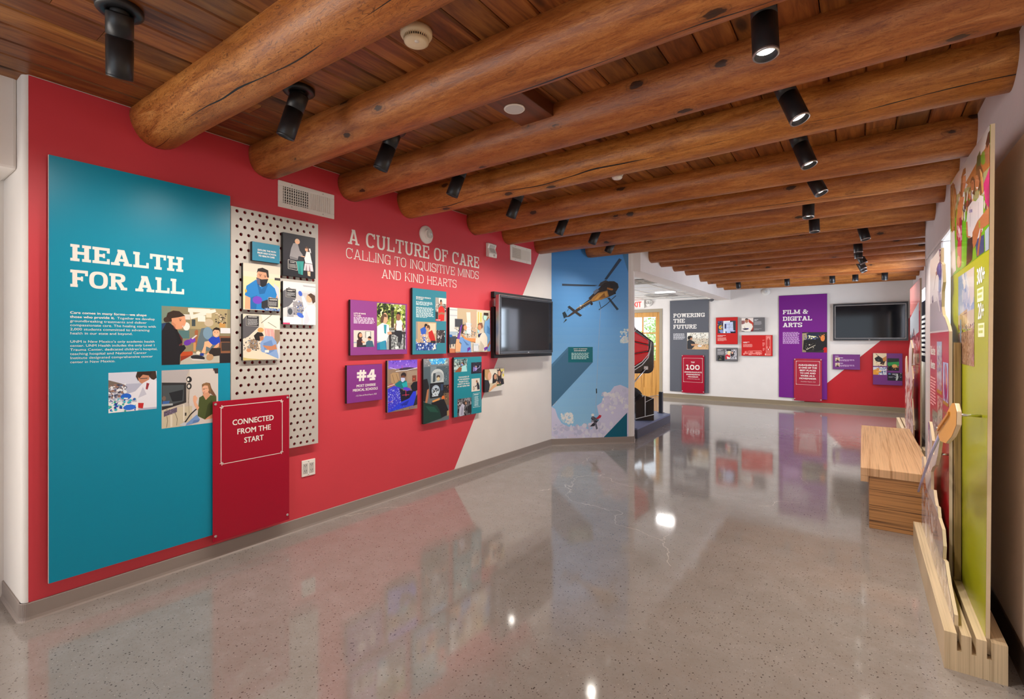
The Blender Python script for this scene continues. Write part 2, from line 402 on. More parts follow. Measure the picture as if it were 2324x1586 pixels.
def slab_glyph(ch, W, s, t):
    """list of 2D polygons for a slab-serif capital 1 unit high; s stem, t thin stroke; returns polys, advance"""
    P = []; sl = s*.42
    def R(x0, y0, x1, y1): P.append([(x0, y0), (x1, y0), (x1, y1), (x0, y1)])
    def stem(x, bot=True, top=True, y0=0., y1=1., l=1., r=1.):
        R(x, y0, x+s, y1)
        if bot: R(x-sl*l, y0, x+s+sl*r, y0+t)
        if top: R(x-sl*l, y1-t, x+s+sl*r, y1)
    def D(x0, x1, w=s, y0=0., y1=1.): P.append([(x0, y0), (x0+w, y0), (x1+w, y1), (x1, y1)])
    def arc(cx, cy, rx, ry, a0, a1, ws=s, wt=t, N=20, ex=2.7):
        o = []; i_ = []
        for k in range(N+1):
            a = math.radians(a0+(a1-a0)*k/N); c_, s_ = math.cos(a), math.sin(a)
            f = lambda q: math.copysign(abs(q)**(2/ex), q)
            o.append((cx+rx*f(c_), cy+ry*f(s_))); i_.append((cx+(rx-ws)*f(c_), cy+(ry-wt)*f(s_)))
        for k in range(N): P.append([o[k], o[k+1], i_[k+1], i_[k]])
    m = W
    if ch in 'HIN':
        stem(sl)
        if ch == 'I': return P, s+2*sl
        m = W*(1.08 if ch == 'N' else 1.05)
        if ch == 'H': stem(m-s-sl); R(sl, .5-t/2, m-sl, .5+t/2)
        else: stem(m-s-sl, bot=False); D(m-sl-s*1.05, sl, s*1.05); 
    elif ch in 'EFL':
        stem(sl, r=.3); m = W*.92; k = m
        if ch != 'F': R(sl, 0, k, t); R(k-s*.62, 0, k, .36 if ch == 'L' else .33)
        if ch != 'L': R(sl, 1-t, k, 1); R(k-s*.62, .68, k, 1); R(sl, .5-t/2, k*.72, .5+t/2); R(k*.72-s*.45, .36, k*.72, .64)
    elif ch == 'T':
        m = W*1.0; stem(m/2-s/2, top=False); R(0, 1-t, m, 1); R(0, .66, s*.62, 1); R(m-s*.62, .66, m, 1)
    elif ch in 'OQ':
        m = W*1.02; arc(m/2, .5, m/2, .51, 0, 360, N=40)
        if ch == 'Q': P.append([(m*.5, .22), (m*.66, .26), (m*1.04, -.1), (m*.84, -.12)])
    elif ch in 'CG':
        m = W*1.0; arc(m/2, .5, m/2, .51, 38 if ch == 'C' else 38, 322 if ch == 'C' else 360, N=34); R(m-s*.72, .64, m, 1.0)
        if ch == 'G': R(m*.5, .36, m+sl*.5, .36+t); R(m-s, .0, m, .4)
    elif ch == 'D':
        m = W*1.04; stem(sl, r=.2); arc(m*.45, .5, m*.55, .5, -90, 90, N=24); R(sl, 0, m*.47, t); R(sl, 1-t, m*.47, 1)
    elif ch in 'PRB':
        m = W*1.0; stem(sl, r=.6 if ch != 'B' else .2); arc(m*.48, .73, m*.45, .27, -90, 90, N=18); R(sl, 1-t, m*.5, 1); R(sl, .46, m*.5, .46+t)
        if ch == 'R': P.append([(m*.42, .48), (m*.42+s*1.05, .48), (m*.86+s*.3, t*.5), (m*.86-s*.8, t*.5)]); R(m*.86-s*.8, 0, m*1.04, t)
        if ch == 'B': arc(m*.48, .26, m*.5, .27, -90, 90, N=18); R(sl, 0, m*.5, t)
    elif ch == 'U':
        m = W*1.08; x0 = sl; x1 = m-sl
        R(x0, .4, x0+s, 1); R(x1-s, .4, x1, 1); arc((x0+x1)/2, .45, (x1-x0)/2, .46, 180, 360, N=24)
        for x in (x0, x1-s): R(x-sl, 1-t, x+s+sl, 1)
    elif ch in 'AV':
        m = W*1.18; c_ = m/2
        if ch == 'A':
            P.append([(m*.10, 0), (m*.10+s, 0), (c_+s*.35, 1), (c_-s*.62, 1)]); P.append([(m*.90-s, 0), (m*.90, 0), (c_+s*.62, 1), (c_-s*.35, 1)])
            R(m*.24, .26, m*.76, .26+t); R(-.0, 0, m*.10+s*1.5, t); R(m*.90-s*1.5, 0, m, t)
            R(c_-s*.95, 1-t*.9, c_+s*.62, 1)
        else:
            P.append([(m*.10, 1), (m*.10+s, 1), (c_+s*.35, 0), (c_-s*.5, 0)]); P.append([(m*.90-s, 1), (m*.90, 1), (c_+s*.5, 0), (c_-s*.35, 0)])
            R(0, 1-t, m*.10+s*1.5, 1); R(m*.90-s*1.5, 1-t, m, 1)
    elif ch in 'MW':
        m = W*1.42
        if ch == 'M':
            stem(sl, r=.8); stem(m-s-sl, l=.8); D(m/2-s*.5, sl, s*.95, .08, 1); D(m/2-s*.45, m-sl-s*.95, s*.95, .08, 1)
        else:
            q = m/4
            for a, b in ((.10*m, q), (.5*m-s*.4, q), (.5*m-s*.5, 3*q-s*.4), (.90*m-s, 3*q-s*.4)): P.append([(a, 1), (a+s, 1), (b+s*.85, 0), (b-s*.1, 0)])
            R(0, 1-t, .10*m+s*1.5, 1); R(.9*m-s*1.5, 1-t, m, 1)
    elif ch == 'K':
        m = W*1.08; stem(sl); P.append([(sl+s, .38), (sl+s, .38+s*1.1), (m*.9-s*.2, 1-t*.5), (m*.9-s*1.2, 1-t*.5)]); P.append([(m*.46, .62), (m*.46-s*.3, .45), (m*.92-s, t*.4), (m*.92+s*.1, t*.4)])
        R(m*.9-s*1.7, 1-t, m*.98, 1); R(m*.92-s*1.5, 0, m*1.03, t)
    elif ch == 'S':
        m = W*.94; arc(m/2, .745, m/2-.01, .265, 30, 270, N=20); arc(m/2, .255, m/2, .265, -150, 90, N=20)
        R(m-s*.75, .68, m-.01, 1); R(0, 0, s*.75, .32)
    elif ch == '&':
        m = W*1.12; arc(m*.42, .77, m*.27, .24, -60, 240, s*.8, t, 20); arc(m*.38, .27, m*.38, .28, 60, 330, s*.9, t, 22)
        P.append([(m*.18, .66), (m*.18+s*1.1, .66), (m*.98, 0), (m*.98-s*1.2, 0)]); P.append([(m*.62, .1), (m*.74, .08), (m*.96, .5), (m*.84, .5)]); R(m*.74, .48, m*1.04, .48+t)
    elif ch == '#':
        m = W*1.0
        for x in (.22, .58): D(m*x, m*x+.09, s*.8)
        for y in (.28, .60): R(0, y, m*1.08, y+t*1.1)
    elif ch == '4':
        m = W*1.0; R(m*.56, 0, m*.56+s*1.1, 1); R(m*.3, 0, m*.98, t); R(0, .26, m*1.06, .26+t*1.2); P.append([(0, .26), (s*1.05, .26), (m*.56+s*.4, 1), (m*.5, 1)])
    elif ch == '1':
        m = W*.7; R(m*.36, 0, m*.36+s, 1); R(0, 0, m, t); R(m*.02, .8, m*.5, 1)
    elif ch == '0':
        m = W*.98; arc(m/2, .5, m/2, .5, 0, 360, N=40)
    elif ch == '+':
        m = W*.6; R(0, .45, m, .45+t); R(m/2-t/2, .25, m/2+t/2, .75)
    return P, m
def slab(parent, fr, u0, u1, z0, z1, n, text, weight=(.72, .2, .16), name='title_lettering', m=None, space=.4, gap=.07):
    """fit one line of slab capitals into u0..u1, z0..z1"""
    W, s, t = weight; x = 0; words = [[]]
    for ch in text:
        if ch == ' ': x += space; words.append([]); continue
        P, a = slab_glyph(ch, W, s, t); words[-1] += [[(px+x, py) for px, py in q] for q in P]; x += a+gap
    x -= gap; sx = (u1-u0)/x; sz = z1-z0
    for out in words:
        mb = MB()
        for k, q in enumerate(out): mb.poly([fr.p(u0+px*sx, z0+py*sz, n+k*.000006) for px, py in q])
        o = mb.build(name, m or WHITE, parent, recalc=False)
    return o
# ------------------------------------------------------------------ plain materials
WHITE = mat('white_vinyl_lettering', alb('e4dfd8', 1.15), .5)
M_WALL = plaster('white_wall_paint', alb('d8d2cc', 1.2))
M_RED = plaster('red_wall_paint', alb('d03c48', 1.08), .06, .5)
M_FRED = plaster('deep_red_wall_paint', alb('b8101c', 1.1), .06, .5)
M_SHADED = plaster('shaded_stucco', alb('ab8e74', 1.1), .3, .8, 60)  # stucco with its shade mixed in as brown; not used
M_STUCCO = plaster('pale_stucco', alb('cfc6c6', 1.15), .35, .75, 30)
M_BASE = mat('taupe_rubber_base', alb('8c8079', 1.15), .45)
M_BASEF = mat('tan_rubber_base', alb('85765f', 1.2), .5)
M_BASED = mat('dark_rubber_base', alb('4a3b30', 1.0), .5)
M_TILE = mat('white_ceiling_tile', alb('dcdcda', 1.2), .9)
M_BLACK = mat('black_powder_coat', (.012, .012, .014), .38)
M_BLACKM = mat('matt_black', (.018, .017, .018), .6)
M_PLAST = mat('white_plastic', alb('e0dcd4', 1.2), .4)
M_CREAM = mat('cream_plastic', alb('d8c8a8', 1.2), .42)
M_CHROME = mat('brushed_steel', (.62, .62, .63), .28, 1.)
M_DARK = mat('dark_gap', (.01, .01, .011), .7)
M_GREYP = mat('grey_painted_metal', alb('bcb8b2', 1.15), .5)
M_LENS = mat('lit_lamp_lens', (1, 1, 1), .3, emit=(1, .95, .86), estr=6.)
M_GLASS = mat('clear_pane', (1, 1, 1), .02, trans=1.)
M_SCREEN = mat('black_glass_screen', (.010, .011, .014), .06, spec=.35)
M_BEZEL = mat('tv_bezel', (.02, .02, .022), .25)
M_SILVER = mat('bezel_edge_silver', (.42, .38, .37), .3, .8)
M_DOOR = ply('oak_door_wood', 'a86e28', 'cf9646', 'x', 30, .4)
M_FRAMEP = mat('taupe_door_frame', alb('9a8e78', 1.15), .5)
M_EDGE = mat('panel_edge_white', alb('b8b2a8', 1.1), .6)

# ------------------------------------------------------------------ the setting
b = MB(); b.box(-7.3, 1.3, -3.6, 12.6, -.12, 0); struct(b.build('floor', CONC))
# ceiling boards running away from the camera, each with chamfered edges
b = MB(); x = -3.86; BW = .155
while x < 1.05:
    y = -3.5
    while y < 12.25:
        L = random.uniform(2.6, 5.2); y2 = min(12.28, y+L)
        b.col = (random.random(), random.random(), random.random())
        z0, z1, c_ = 2.735, 2.752, .007
        sec = [(x+.002, z1), (x+.002, z0+c_), (x+.002+c_, z0), (x+BW-.002-c_, z0), (x+BW-.002, z0+c_), (x+BW-.002, z1)]
        b.prism([(px, y+.001, pz) for px, pz in sec], (0, y2-y-.002, 0)); y = y2
    x += BW
struct(b.build('ceiling', BOARD, ink=True))
b = MB(); b.box(-7.3, 1.4, -3.7, 12.65, 2.86, 2.96); struct(b.build('ceiling_sun_block', M_DARK))  # unseen slab added to stop sun leaking between the boards

def arc2(cx, cy, r, a0, a1, n=8): return [(cx+r*math.cos(math.radians(a0+(a1-a0)*k/n)), cy+r*math.sin(math.radians(a0+(a1-a0)*k/n))) for k in range(n+1)]
# left wall: white block with rounded corner, red field and white wedge painted on its face
b = MB()
out = [(-3.83, 5.95), (-3.83, .565)]+arc2(XL-.03, .595, .03, 270, 360)+[(XL, 5.67)]
b.prism([(px, py, 0) for px, py in out], (0, 0, 2.86))
b.cur = 1; b.poly([LW.p(.588, 0, .0008), LW.p(3.678, 0, .0008), LW.p(5.487, 2.735, .0008), LW.p(.588, 2.735, .0008)])
struct(b.build('wall_left', [M_WALL, M_RED], recalc=False))
bb = MB(); bb.box(-3.83, XL, 0, .565, 0, 0)
# angled mural wall with a rounded end column
b = MB(); e1 = MW.p(1.125, 0); e2 = (e1.x+.022, e1.y+.030); e3 = (e1.x+.018, e1.y+.06)
out = [(-3.83, 5.95), (XL, 5.67), (e1.x, e1.y), e2, e3, (-2.665, 6.76), (-2.9, 6.76), (-3.6, 6.2)]
b.prism([(px, py, 0) for px, py in out], (0, 0, 2.86)); struct(b.build('wall_mural', M_WALL))
# white dropped beam between the room and the lobby
b = MB(); b.prism([(px, py, 2.375) for px, py in ((-2.5, 6.556), (-2.5, YF), (-2.78, YF), (-2.78, 6.9), (-2.6, 6.459))], (0, 0, .485)); struct(b.build('trim_1', M_WALL))
# far wall with the lobby door opening, red wedge
b = MB()
b.box(-7.2, -5.16, YF, YF+.2, 0, 2.86); b.box(-5.16, -4.10, YF, YF+.2, 2.23, 2.86); b.box(-4.10, 1.2, YF, YF+.2, 0, 2.86)
b.cur = 1; b.poly([FW.p(-1.133, 0, .0008), FW.p(.85, 0, .0008), FW.p(.85, 1.965, .0008)])
struct(b.build('wall_far', [M_WALL, M_FRED], recalc=False))
# right wall: pale stucco above, below it stucco coloured lighter and warmer to lift its shade, daylit window recess, pier, recessed far part
b = MB(); b.box(.55, .97, -3.5, 6.86, 2.27, 2.86); b.box(.55, .97, 5.62, 6.86, 0, 2.27); struct(b.build('wall_right', M_STUCCO, bevel=.02))
b = MB(); b.box(.55, .97, -3.5, 4.35, 0, 2.27); b.box(.55, .97, 4.35, 5.62, 0, 1.40); struct(b.build('wall_right_lower', plaster('shade_lift_stucco', alb('e6d0ba', 1.1), .3, .8, 60)))
b = MB(); b.box(.80, 1.1, 6.86, 8.7, 0, 2.86); b.box(.80, 1.1, 8.7, 10.5, 0, .95); b.box(.80, 1.1, 8.7, 10.5, 2.25, 2.86); b.box(.80, 1.1, 10.5, YF, 0, 2.86); b.box(.55, 1.1, 6.82, 6.86, 0, 2.86)
struct(b.build('wall_right_far', M_STUCCO))
M_PANE = mat('daylit_window_pane', (.8, .86, .9), .1, emit=(.78, .88, 1), estr=.42)
def window(name, xa, y0, y1, z0, z1):
    b = MB(); f = .05
    for a in ((y0, y1, z0, z0+f), (y0, y1, z1-f, z1), (y0, y0+f, z0, z1), (y1-f, y1, z0, z1), ((y0+y1)/2-.02, (y0+y1)/2+.02, z0, z1), (y0, y1, (z0+z1)/2-.015, (z0+z1)/2+.015)):
        b.box(xa-.02, xa+.02, *a)
    o = struct(b.build(name, M_FRAMEP, None, (xa, (y0+y1)/2, z0)))
    b = MB(); b.box(xa+.022, xa+.028, y0, y1, z0, z1); b.build('pane', M_PANE, o)
window('window_1', .955, 4.35, 5.62, 1.40, 2.27); window('window_2', 1.17, 8.7, 10.5, .95, 2.25)
# behind the camera and the lobby
b = MB(); b.box(-7.2, -3.9, -3.6, -3.5, 0, 2.86); b.box(-3.9, -3.4, -3.6, -3.5, 0, 2.86); b.box(.4, 1.3, -3.6, -3.5, 0, 2.86); b.box(-3.4, .4, -3.6, -3.5, 0, .25); b.box(-3.4, .4, -3.6, -3.5, 2.6, 2.86)
struct(b.build('wall_rear', M_WALL))
b = MB(); b.box(-3.98, -3.83, -3.5, -2.75, 0, 2.86); b.box(-3.98, -3.83, -.35, .565, 0, 2.86); b.box(-3.98, -3.83, -2.75, -.35, 2.27, 2.86); struct(b.build('wall_left_rear', M_WALL))
b = MB(); b.box(-3.83, -3.51, -3.5, .567, 2.276, 2.80); struct(b.build('trim_2', M_WALL, bevel=.015))
b = MB(); b.box(-7.3, -7.1, -3.5, YF+.2, 0, 2.86); b.box(-7.1, -3.83, 5.95, 6.1, 0, 2.86); struct(b.build('wall_lobby', M_WALL))
b = MB(); b.box(-7.1, -3.6, 6.12, YF, 2.47, 2.50); b.box(-3.6, -2.785, 6.80, YF, 2.47, 2.50); b.cur = 1
for k in range(8): xx = -6.9+k*.61; b.box(xx-.012, xx+.012, 6.80, YF, 2.462, 2.47)
for k in range(9): yy = 6.95+k*.61; b.box(-7.1, -2.785, yy-.012, yy+.012, 2.4625, 2.47)
struct(b.build('ceiling_lobby', [M_TILE, M_PLAST]))
# coved rubber baseboards
def baseboard(name, pts, m, h=.092, closed=False):
    """pts: floor outline, room on the right-hand side"""
    b = MB(); P = [Vector((*p, 0)) for p in pts]
    for p, q in zip(P, P[1:]):
        d = (q-p).normalized(); nn = Vector((d.y, -d.x, 0)); ee = d*.006
        prof = [(0, 0), (.016, 0), (.010, .008), (.007, .022), (.007, h-.004), (.004, h), (0, h)]
        b.prism([p-ee+nn*a+Vector((0, 0, z)) for a, z in prof], (q-p)+ee*2)
    return struct(b.build(name, m))
baseboard('baseboard_left', [(-3.83, .5645), (XL-.03, .5645)]+arc2(XL-.03, .595, .0305, 270, 360)[1:]+[(XL, 5.67), (e1.x, e1.y), e2, e3, (-2.66, 6.74)], M_BASE)
baseboard('baseboard_far', [(-4.08, YF), (.80, YF)], M_BASEF, .105)
baseboard('baseboard_right', [(.55, 5.6), (.55, -3.4)], M_BASED, .12)
# lobby door with six lights
o = MB()
for a in ((-5.16, -5.08, 0, 2.147), (-4.17, -4.10, 0, 2.147), (-5.16, -4.10, 2.147, 2.23)): o.box(a[0], a[1], YF-.015, YF+.12, a[2], a[3])
struct(o.build('trim_3', M_FRAMEP))
o = MB(); y0, y1 = YF+.03, YF+.075
for a in ((-5.08, -4.97, 0, 2.147), (-4.28, -4.17, 0, 2.147), (-4.97, -4.28, 2.03, 2.147), (-4.97, -4.28, 0, .22), (-4.97, -4.28, .78, .92), (-4.655, -4.595, .22, .78), (-4.64, -4.61, .92, 2.03), (-4.97, -4.28, 1.60, 1.635), (-4.97, -4.28, 1.26, 1.295)):
    o.box(a[0], a[1], y0, y1, a[2], a[3])
for a in ((-4.97, -4.655), (-4.595, -4.28)): o.box(a[0], a[1], y0+.015, y1-.015, .22, .78)
door = struct(o.build('door_1', M_DOOR, None, (-4.625, YF+.05, 0)))
o = MB()
for a in ((-4.97, -4.64), (-4.61, -4.28)):
    for z in ((.92, 1.26), (1.295, 1.60), (1.635, 2.03)): o.box(a[0], a[1], y0+.02, y0+.025, *z)
o.build('pane', M_GLASS, door)
o = MB(); o.tube([(-5.02, y0, 1.0), (-5.02, y0-.05, 1.0), (-4.91, y0-.05, 1.0)], .009); o.build('handle', M_CHROME, door)
# garden seen through the door lights
M_LEAF = mat('green_leaf', alb('86b04a', 1.1), .6); M_LEAF2 = mat('pale_leaf', alb('b9c79a', 1.1), .6); M_BARK = mat('bark', alb('6b5a48'), .8)  # two leaf tones, mixed at random
b = MB(); b.box(-9, 2, YF+.4, 22, -.15, -.05); struct(b.build('ground', mat('pale_gravel', alb('b8b0a0'), .9)))
for k, (sx_, sy_, R, H) in enumerate(((-5.6, 14.3, .8, 1.7), (-5.4, 17.0, 1.0, 2.7), (-7.6, 15.6, .9, 2.2))):
    t = thing('garden_shrub', ('low green bush seen through left panes of wooden lobby door', 'tall pale-leaved bush seen through right panes of wooden lobby door', 'leafy bush farther left behind wooden lobby door')[k], 'shrub', (sx_, sy_, -.05), None)
    rn = random.Random(k); b = MB()
    for _ in range(2600):
        th, ph = rn.uniform(0, 2*PI), math.acos(rn.uniform(-1, 1)); r = R*rn.uniform(.55, 1)
        p = Vector((sx_+r*math.sin(ph)*math.cos(th), sy_+r*math.sin(ph)*math.sin(th), H*.55+H*.5*math.cos(ph)*r/R))
        d1 = Vector((rn.gauss(0, 1), rn.gauss(0, 1), rn.gauss(0, 1))).normalized()*.05; d2 = d1.orthogonal().normalized()*.028
        b.cur = rn.randrange(2); b.poly([p-d1, p+d2, p+d1, p-d2])
    fo = b.build('foliage', [M_LEAF, M_LEAF2] if k != 1 else [M_LEAF2, M_LEAF], t, recalc=False); fo['kind'] = 'stuff'
    b = MB(); b.tube([(sx_, sy_, -.06), (sx_+.05, sy_, .5), (sx_, sy_, H*.7)], [.05, .04, .02]); b.build('stem', M_BARK, t)

# ------------------------------------------------------------------ log beams
LOGS = [(1.155, .150), (1.81, .132), (2.496, .138), (3.128, .138), (4.05, .135), (4.69, .13), (5.36, .135), (6.05, .13), (6.98, .135), (7.43, .125), (8.08, .13), (8.75, .125), (9.67, .14), (10.24, .125), (11.0, .13), (11.66, .125)]
ORD = ['first', 'second', 'third', 'fourth', 'fifth', 'sixth', 'seventh', 'eighth', 'ninth', 'tenth', 'eleventh', 'twelfth', 'thirteenth', 'fourteenth', 'fifteenth', 'sixteenth']
LLAB = ['thick figured pine log beam nearest the camera, above the blue-green health panel',
 'second pine log beam from the camera, ending beside the larger white wall vent',
 'third pine log beam from the camera, passing just behind the round ceiling speaker',
 'fourth pine log beam from the camera, running across the whole ceiling',
 'fifth pine log beam from the camera, behind the small white ceiling sensor',
 'sixth pine log beam from the camera, ending above the white wall strobe',
 'seventh pine log beam from the camera, ending over the small wall vent',
 'eighth pine log beam from the camera, ending over the helicopter mural',
 'ninth log beam from the camera, first whose end meets the white dropped beam',
 'tenth log beam from the camera, second along the white dropped beam',
 'eleventh log beam from the camera, third along the white dropped beam',
 'twelfth log beam from the camera, fourth along the white dropped beam',
 'thirteenth log beam from the camera, fifth along the white dropped beam',
 'fourteenth log beam from the camera, third from the far wall',
 'fifteenth log beam from the camera, second from the far wall',
 'last pine log beam, closest to the far wall with the purple panel']
for k, (y, r) in enumerate(LOGS):
    xa = -3.42 if k < 7 else (MA.x+(y-5.67)*.97 if y < 6.3 else -2.52); xb = .57 if y < 6.86 else .82
    rn = random.Random(100+k); b = MB(); b.smooth = True; seg = 28; n = 60; rings = []; zb = 2.541
    ph = [rn.uniform(0, 6.28) for _ in range(6)]
    for q in range(n+1):
        x = xa+(xb-xa)*q/n; tp = 1+.05*math.sin(ph[0]+x*.8)
        if k in (3, 5): tp *= 1.03
        cy = y+.012*math.sin(ph[1]+x*1.1); row = []
        for a in range(seg):
            th = 2*PI*a/seg
            rr = r*tp*(1+.02*math.sin(3*th+ph[2]+x*1.3)+.012*math.sin(5*th+ph[3]-x*2.2)+.008*math.sin(x*6+ph[4]+th))
            row.append((x, cy+rr*math.cos(th), zb+r+.008*math.sin(ph[5]+x*.9)+rr*math.sin(th)))
        rings.append(b.verts(row))
    for a, c_ in zip(rings, rings[1:]):
        for q in range(seg): b.face((a+q, a+(q+1) % seg, c_+(q+1) % seg, c_+q))
    b.smooth = False; b.face(range(rings[0], rings[0]+seg)); b.face(range(rings[-1], rings[-1]+seg))
    o = b.build('log_beam', LOGF if k == 0 else LOG, None, ((xa+xb)/2, y, zb+r)); tag(o, LLAB[k], 'log beam', 'peeled log ceiling beams')

# ------------------------------------------------------------------ ceiling spotlights
def spotlight(x, y, tilt, az, label, group, power=0., lit=True, trim=True, cone=116):
    t = thing('ceiling_spotlight', label, 'spotlight', (x, y, 2.735), group); ax = Vector((0, 0, -1))
    b = MB(); b.lathe((x, y, 2.735), ax, [(0, 0), (.073, 0), (.079, .004), (.079, .020), (.075, .025), (.044, .026), (.040, .021), (0, .021)], 32); b.build('mounting_plate', M_BLACK, t)
    a_, z_ = math.radians(tilt), math.radians(az); d = Vector((math.sin(a_)*math.cos(z_), math.sin(a_)*math.sin(z_), -math.cos(a_))); p = Vector((x, y, 2.69))
    b = MB(); b.lathe((x, y, 2.735), ax, [(0, .018), (.032, .018), (.032, .03), (.024, .045), (0, .048)], 20); b.build('swivel', M_BLACKM, t)
    R = .046
    b = MB(); b.lathe(p, d, [(0, -.018), (R*.9, -.018), (R, -.012), (R, .068), (0, .068)], 32); b.build('upper_barrel', M_BLACK, t)
    b = MB(); b.lathe(p, d, [(R-.004, .068), (R-.004, .072), (R, .072), (R, .216), (R-.002, .22), (R-.006, .22), (R-.008, .195), (0, .193)], 32); lb = b.build('lower_barrel', M_BLACK, t)
    b = MB(); b.lathe(p, d, [(R-.0065, .2215), (R-.001, .2215), (R, .217), (R, .212)], 32); b.build('trim_ring', M_SILVER if trim else M_BLACK, lb)
    b = MB(); b.lathe(p, d, [(0, .199), (R*.55, .2), (R*.72, .197)], 24); b.build('lens', M_LENS if lit else M_DARK, lb)
    if power:
        l = bpy.data.lights.new('spot_lamp', 'SPOT'); l.energy = power; l.spot_size = math.radians(cone); l.spot_blend = 1.; l.shadow_soft_size = .03; l.color = (1, .93, .84)
        o = bpy.data.objects.new('spot_lamp', l); C.objects.link(o); o.location = p+d*.235-t.location; o.parent = t
        o.rotation_euler = d.to_track_quat('-Z', 'Y').to_euler()
GL, GR = 'spotlights along the left wall', 'spotlights down the right side'
LEFTS = [(-2.41, .68), (-2.42, 1.45), (-2.40, 2.07), (-2.41, 2.74), (-2.42, 3.50), (-2.42, 4.33), (-2.36, 4.96), (-2.44, 5.58)]
LW_ = ['black ceiling spotlight nearest the left corner, in front of the first log', 'black ceiling spotlight between the first and second logs on the left', 'black ceiling spotlight between the second and third logs on the left', 'black ceiling spotlight between the third and fourth logs on the left', 'black ceiling spotlight between the fourth and fifth logs on the left', 'black ceiling spotlight between the fifth and sixth logs on the left', 'black ceiling spotlight between the sixth and seventh logs on the left', 'black ceiling spotlight in front of the top of the helicopter mural']
for k, (x, y) in enumerate(LEFTS):
    spotlight(x, y, (26, 20, 22, 22, 22, 22, 22, 26)[k], (164, 210, 210, 205, 200, 200, 210, 195)[k], LW_[k], GL, (11, 15, 21, 23, 22, 20, 18, 15)[k], trim=False, cone=126)
RIGHTS = [(-.305, 2.065, 6, 300), (-.325, 2.80, 22, 340), (-.335, 3.54, 20, 340), (-.33, 4.28, 24, 345), (-.38, 4.97, 8, 270), (-.39, 5.64, 6, 300), (-.02, 6.40, 14, 340), (-.05, 7.20, 3, 0), (-.05, 7.73, 3, 0), (-.07, 8.40, 24, 0), (-.07, 9.05, 24, 350), (-.06, 9.45, 24, 345), (-.10, 10.6, 0, 0)]
RW_ = ['lit black ceiling spotlight at the top right, hanging before the third log', 'tilted black ceiling spotlight between the third and fourth logs on the right', 'tilted black ceiling spotlight between the fourth and fifth logs on the right', 'brightly lit black spotlight between the fifth and sixth logs on the right', 'upright black spotlight between the sixth and seventh logs on the right', 'upright black spotlight between the seventh and eighth logs on the right', 'tilted black spotlight just behind the eighth log, heading the far right row', 'upright black spotlight just behind the ninth log', 'upright black spotlight just behind the tenth log', 'tilted black spotlight just behind the eleventh log', 'tilted black spotlight just behind the twelfth log', 'tilted lit spotlight just in front of the thirteenth log', 'short-looking black spotlight behind the fourteenth log in the right row']
for k, (x, y, tl, az) in enumerate(RIGHTS): spotlight(x, y, tl, az, RW_[k], GR, (30, 32, 28, 26, 20, 20, 22, 16, 16, 20, 20, 20, 12)[k])
for k, (x, y) in enumerate(((-2.05, 10.72), (-1.18, 10.72), (-.45, 10.72), (.32, 10.72))):
    spotlight(x, y, 24, 90, ('black spotlight aimed at the far wall, leftmost of the far row', 'black spotlight aimed at the far wall, above the purple panel', 'black spotlight aimed at the far wall, above the left side of the television', 'black spotlight aimed at the far wall, rightmost of the far row')[k], 'spotlights aimed at the far wall', 9)

# ------------------------------------------------------------------ ceiling and wall devices
def smoke(x, y, r, label, m):
    t = thing('smoke_detector', label, 'smoke detector', (x, y, 2.735)); ax = (0, 0, -1)
    b = MB(); b.lathe((x, y, 2.735), ax, [(0, 0), (r, 0), (r, .018), (r*.94, .026), (r*.80, .028), (r*.78, .033)], 36); b.build('base', m, t)
    b = MB(); b.lathe((x, y, 2.735), ax, [(r*.72, .028), (r*.72, .044), (0, .044)], 36); b.build('vent_ring', M_DARK, t)
    b = MB()
    for k in range(36):
        a = 2*PI*k/36; c_, s_ = math.cos(a), math.sin(a); q = Vector((-s_, c_, 0))*r*.03; p = Vector((x+c_*r*.74, y+s_*r*.74, 2.735))
        b.hexa([p-q+Vector((0, 0, -.028)), p+q+Vector((0, 0, -.028)), p+q*.9+Vector((c_*.004, s_*.004, -.028)), p-q*.9+Vector((c_*.004, s_*.004, -.028))]+[p-q+Vector((0, 0, -.043)), p+q+Vector((0, 0, -.043)), p+q*.9+Vector((c_*.004, s_*.004, -.043)), p-q*.9+Vector((c_*.004, s_*.004, -.043))])
    b.build('fin', m, t)['kind'] = 'stuff'
    b = MB(); b.lathe((x, y, 2.735), ax, [(r*.77, .042), (r*.76, .05), (r*.62, .056), (0, .058)], 36); b.build('cover', m, t)
    b = MB(); b.lathe((x+r*.25, y-r*.2, 2.735-.056), ax, [(0, -.004), (r*.16, -.002), (r*.13, .003), (0, .004)], 14); b.build('test_button', M_PLAST, t)
smoke(-1.56, 1.475, .068, 'cream round smoke detector on the boards between the first and second logs', M_CREAM)
smoke(-1.57, 3.62, .05, 'small white round ceiling sensor between the fourth and fifth logs', M_PLAST)
smoke(-1.58, 9.98, .055, 'tiny white ceiling sensor among the far logs', M_PLAST)
t = thing('ceiling_speaker', 'round white ceiling speaker on a wooden plank box between the second and third logs', 'speaker', (-1.5, 2.16, 2.735))
b = MB(); b.box(-1.63, -1.41, 1.92, 2.40, 2.665, 2.735); b.build('plank_box', ply('box_plank', '4a2210', '6b3418', 'x', 25, .4), t, bevel=.003)
b = MB(); b.lathe((-1.535, 2.17, 2.665), (0, 0, -1), [(0, 0), (.056, 0), (.058, .004), (.054, .008), (.05, .007)], 32); b.build('rim', M_PLAST, t)
b = MB(); b.lathe((-1.535, 2.17, 2.665), (0, 0, -1), [(.051, .0065), (.02, .0075), (0, .008)], 32); b.build('grille', mat('speaker_mesh', alb('c4c2c0', 1.1), .7), t)

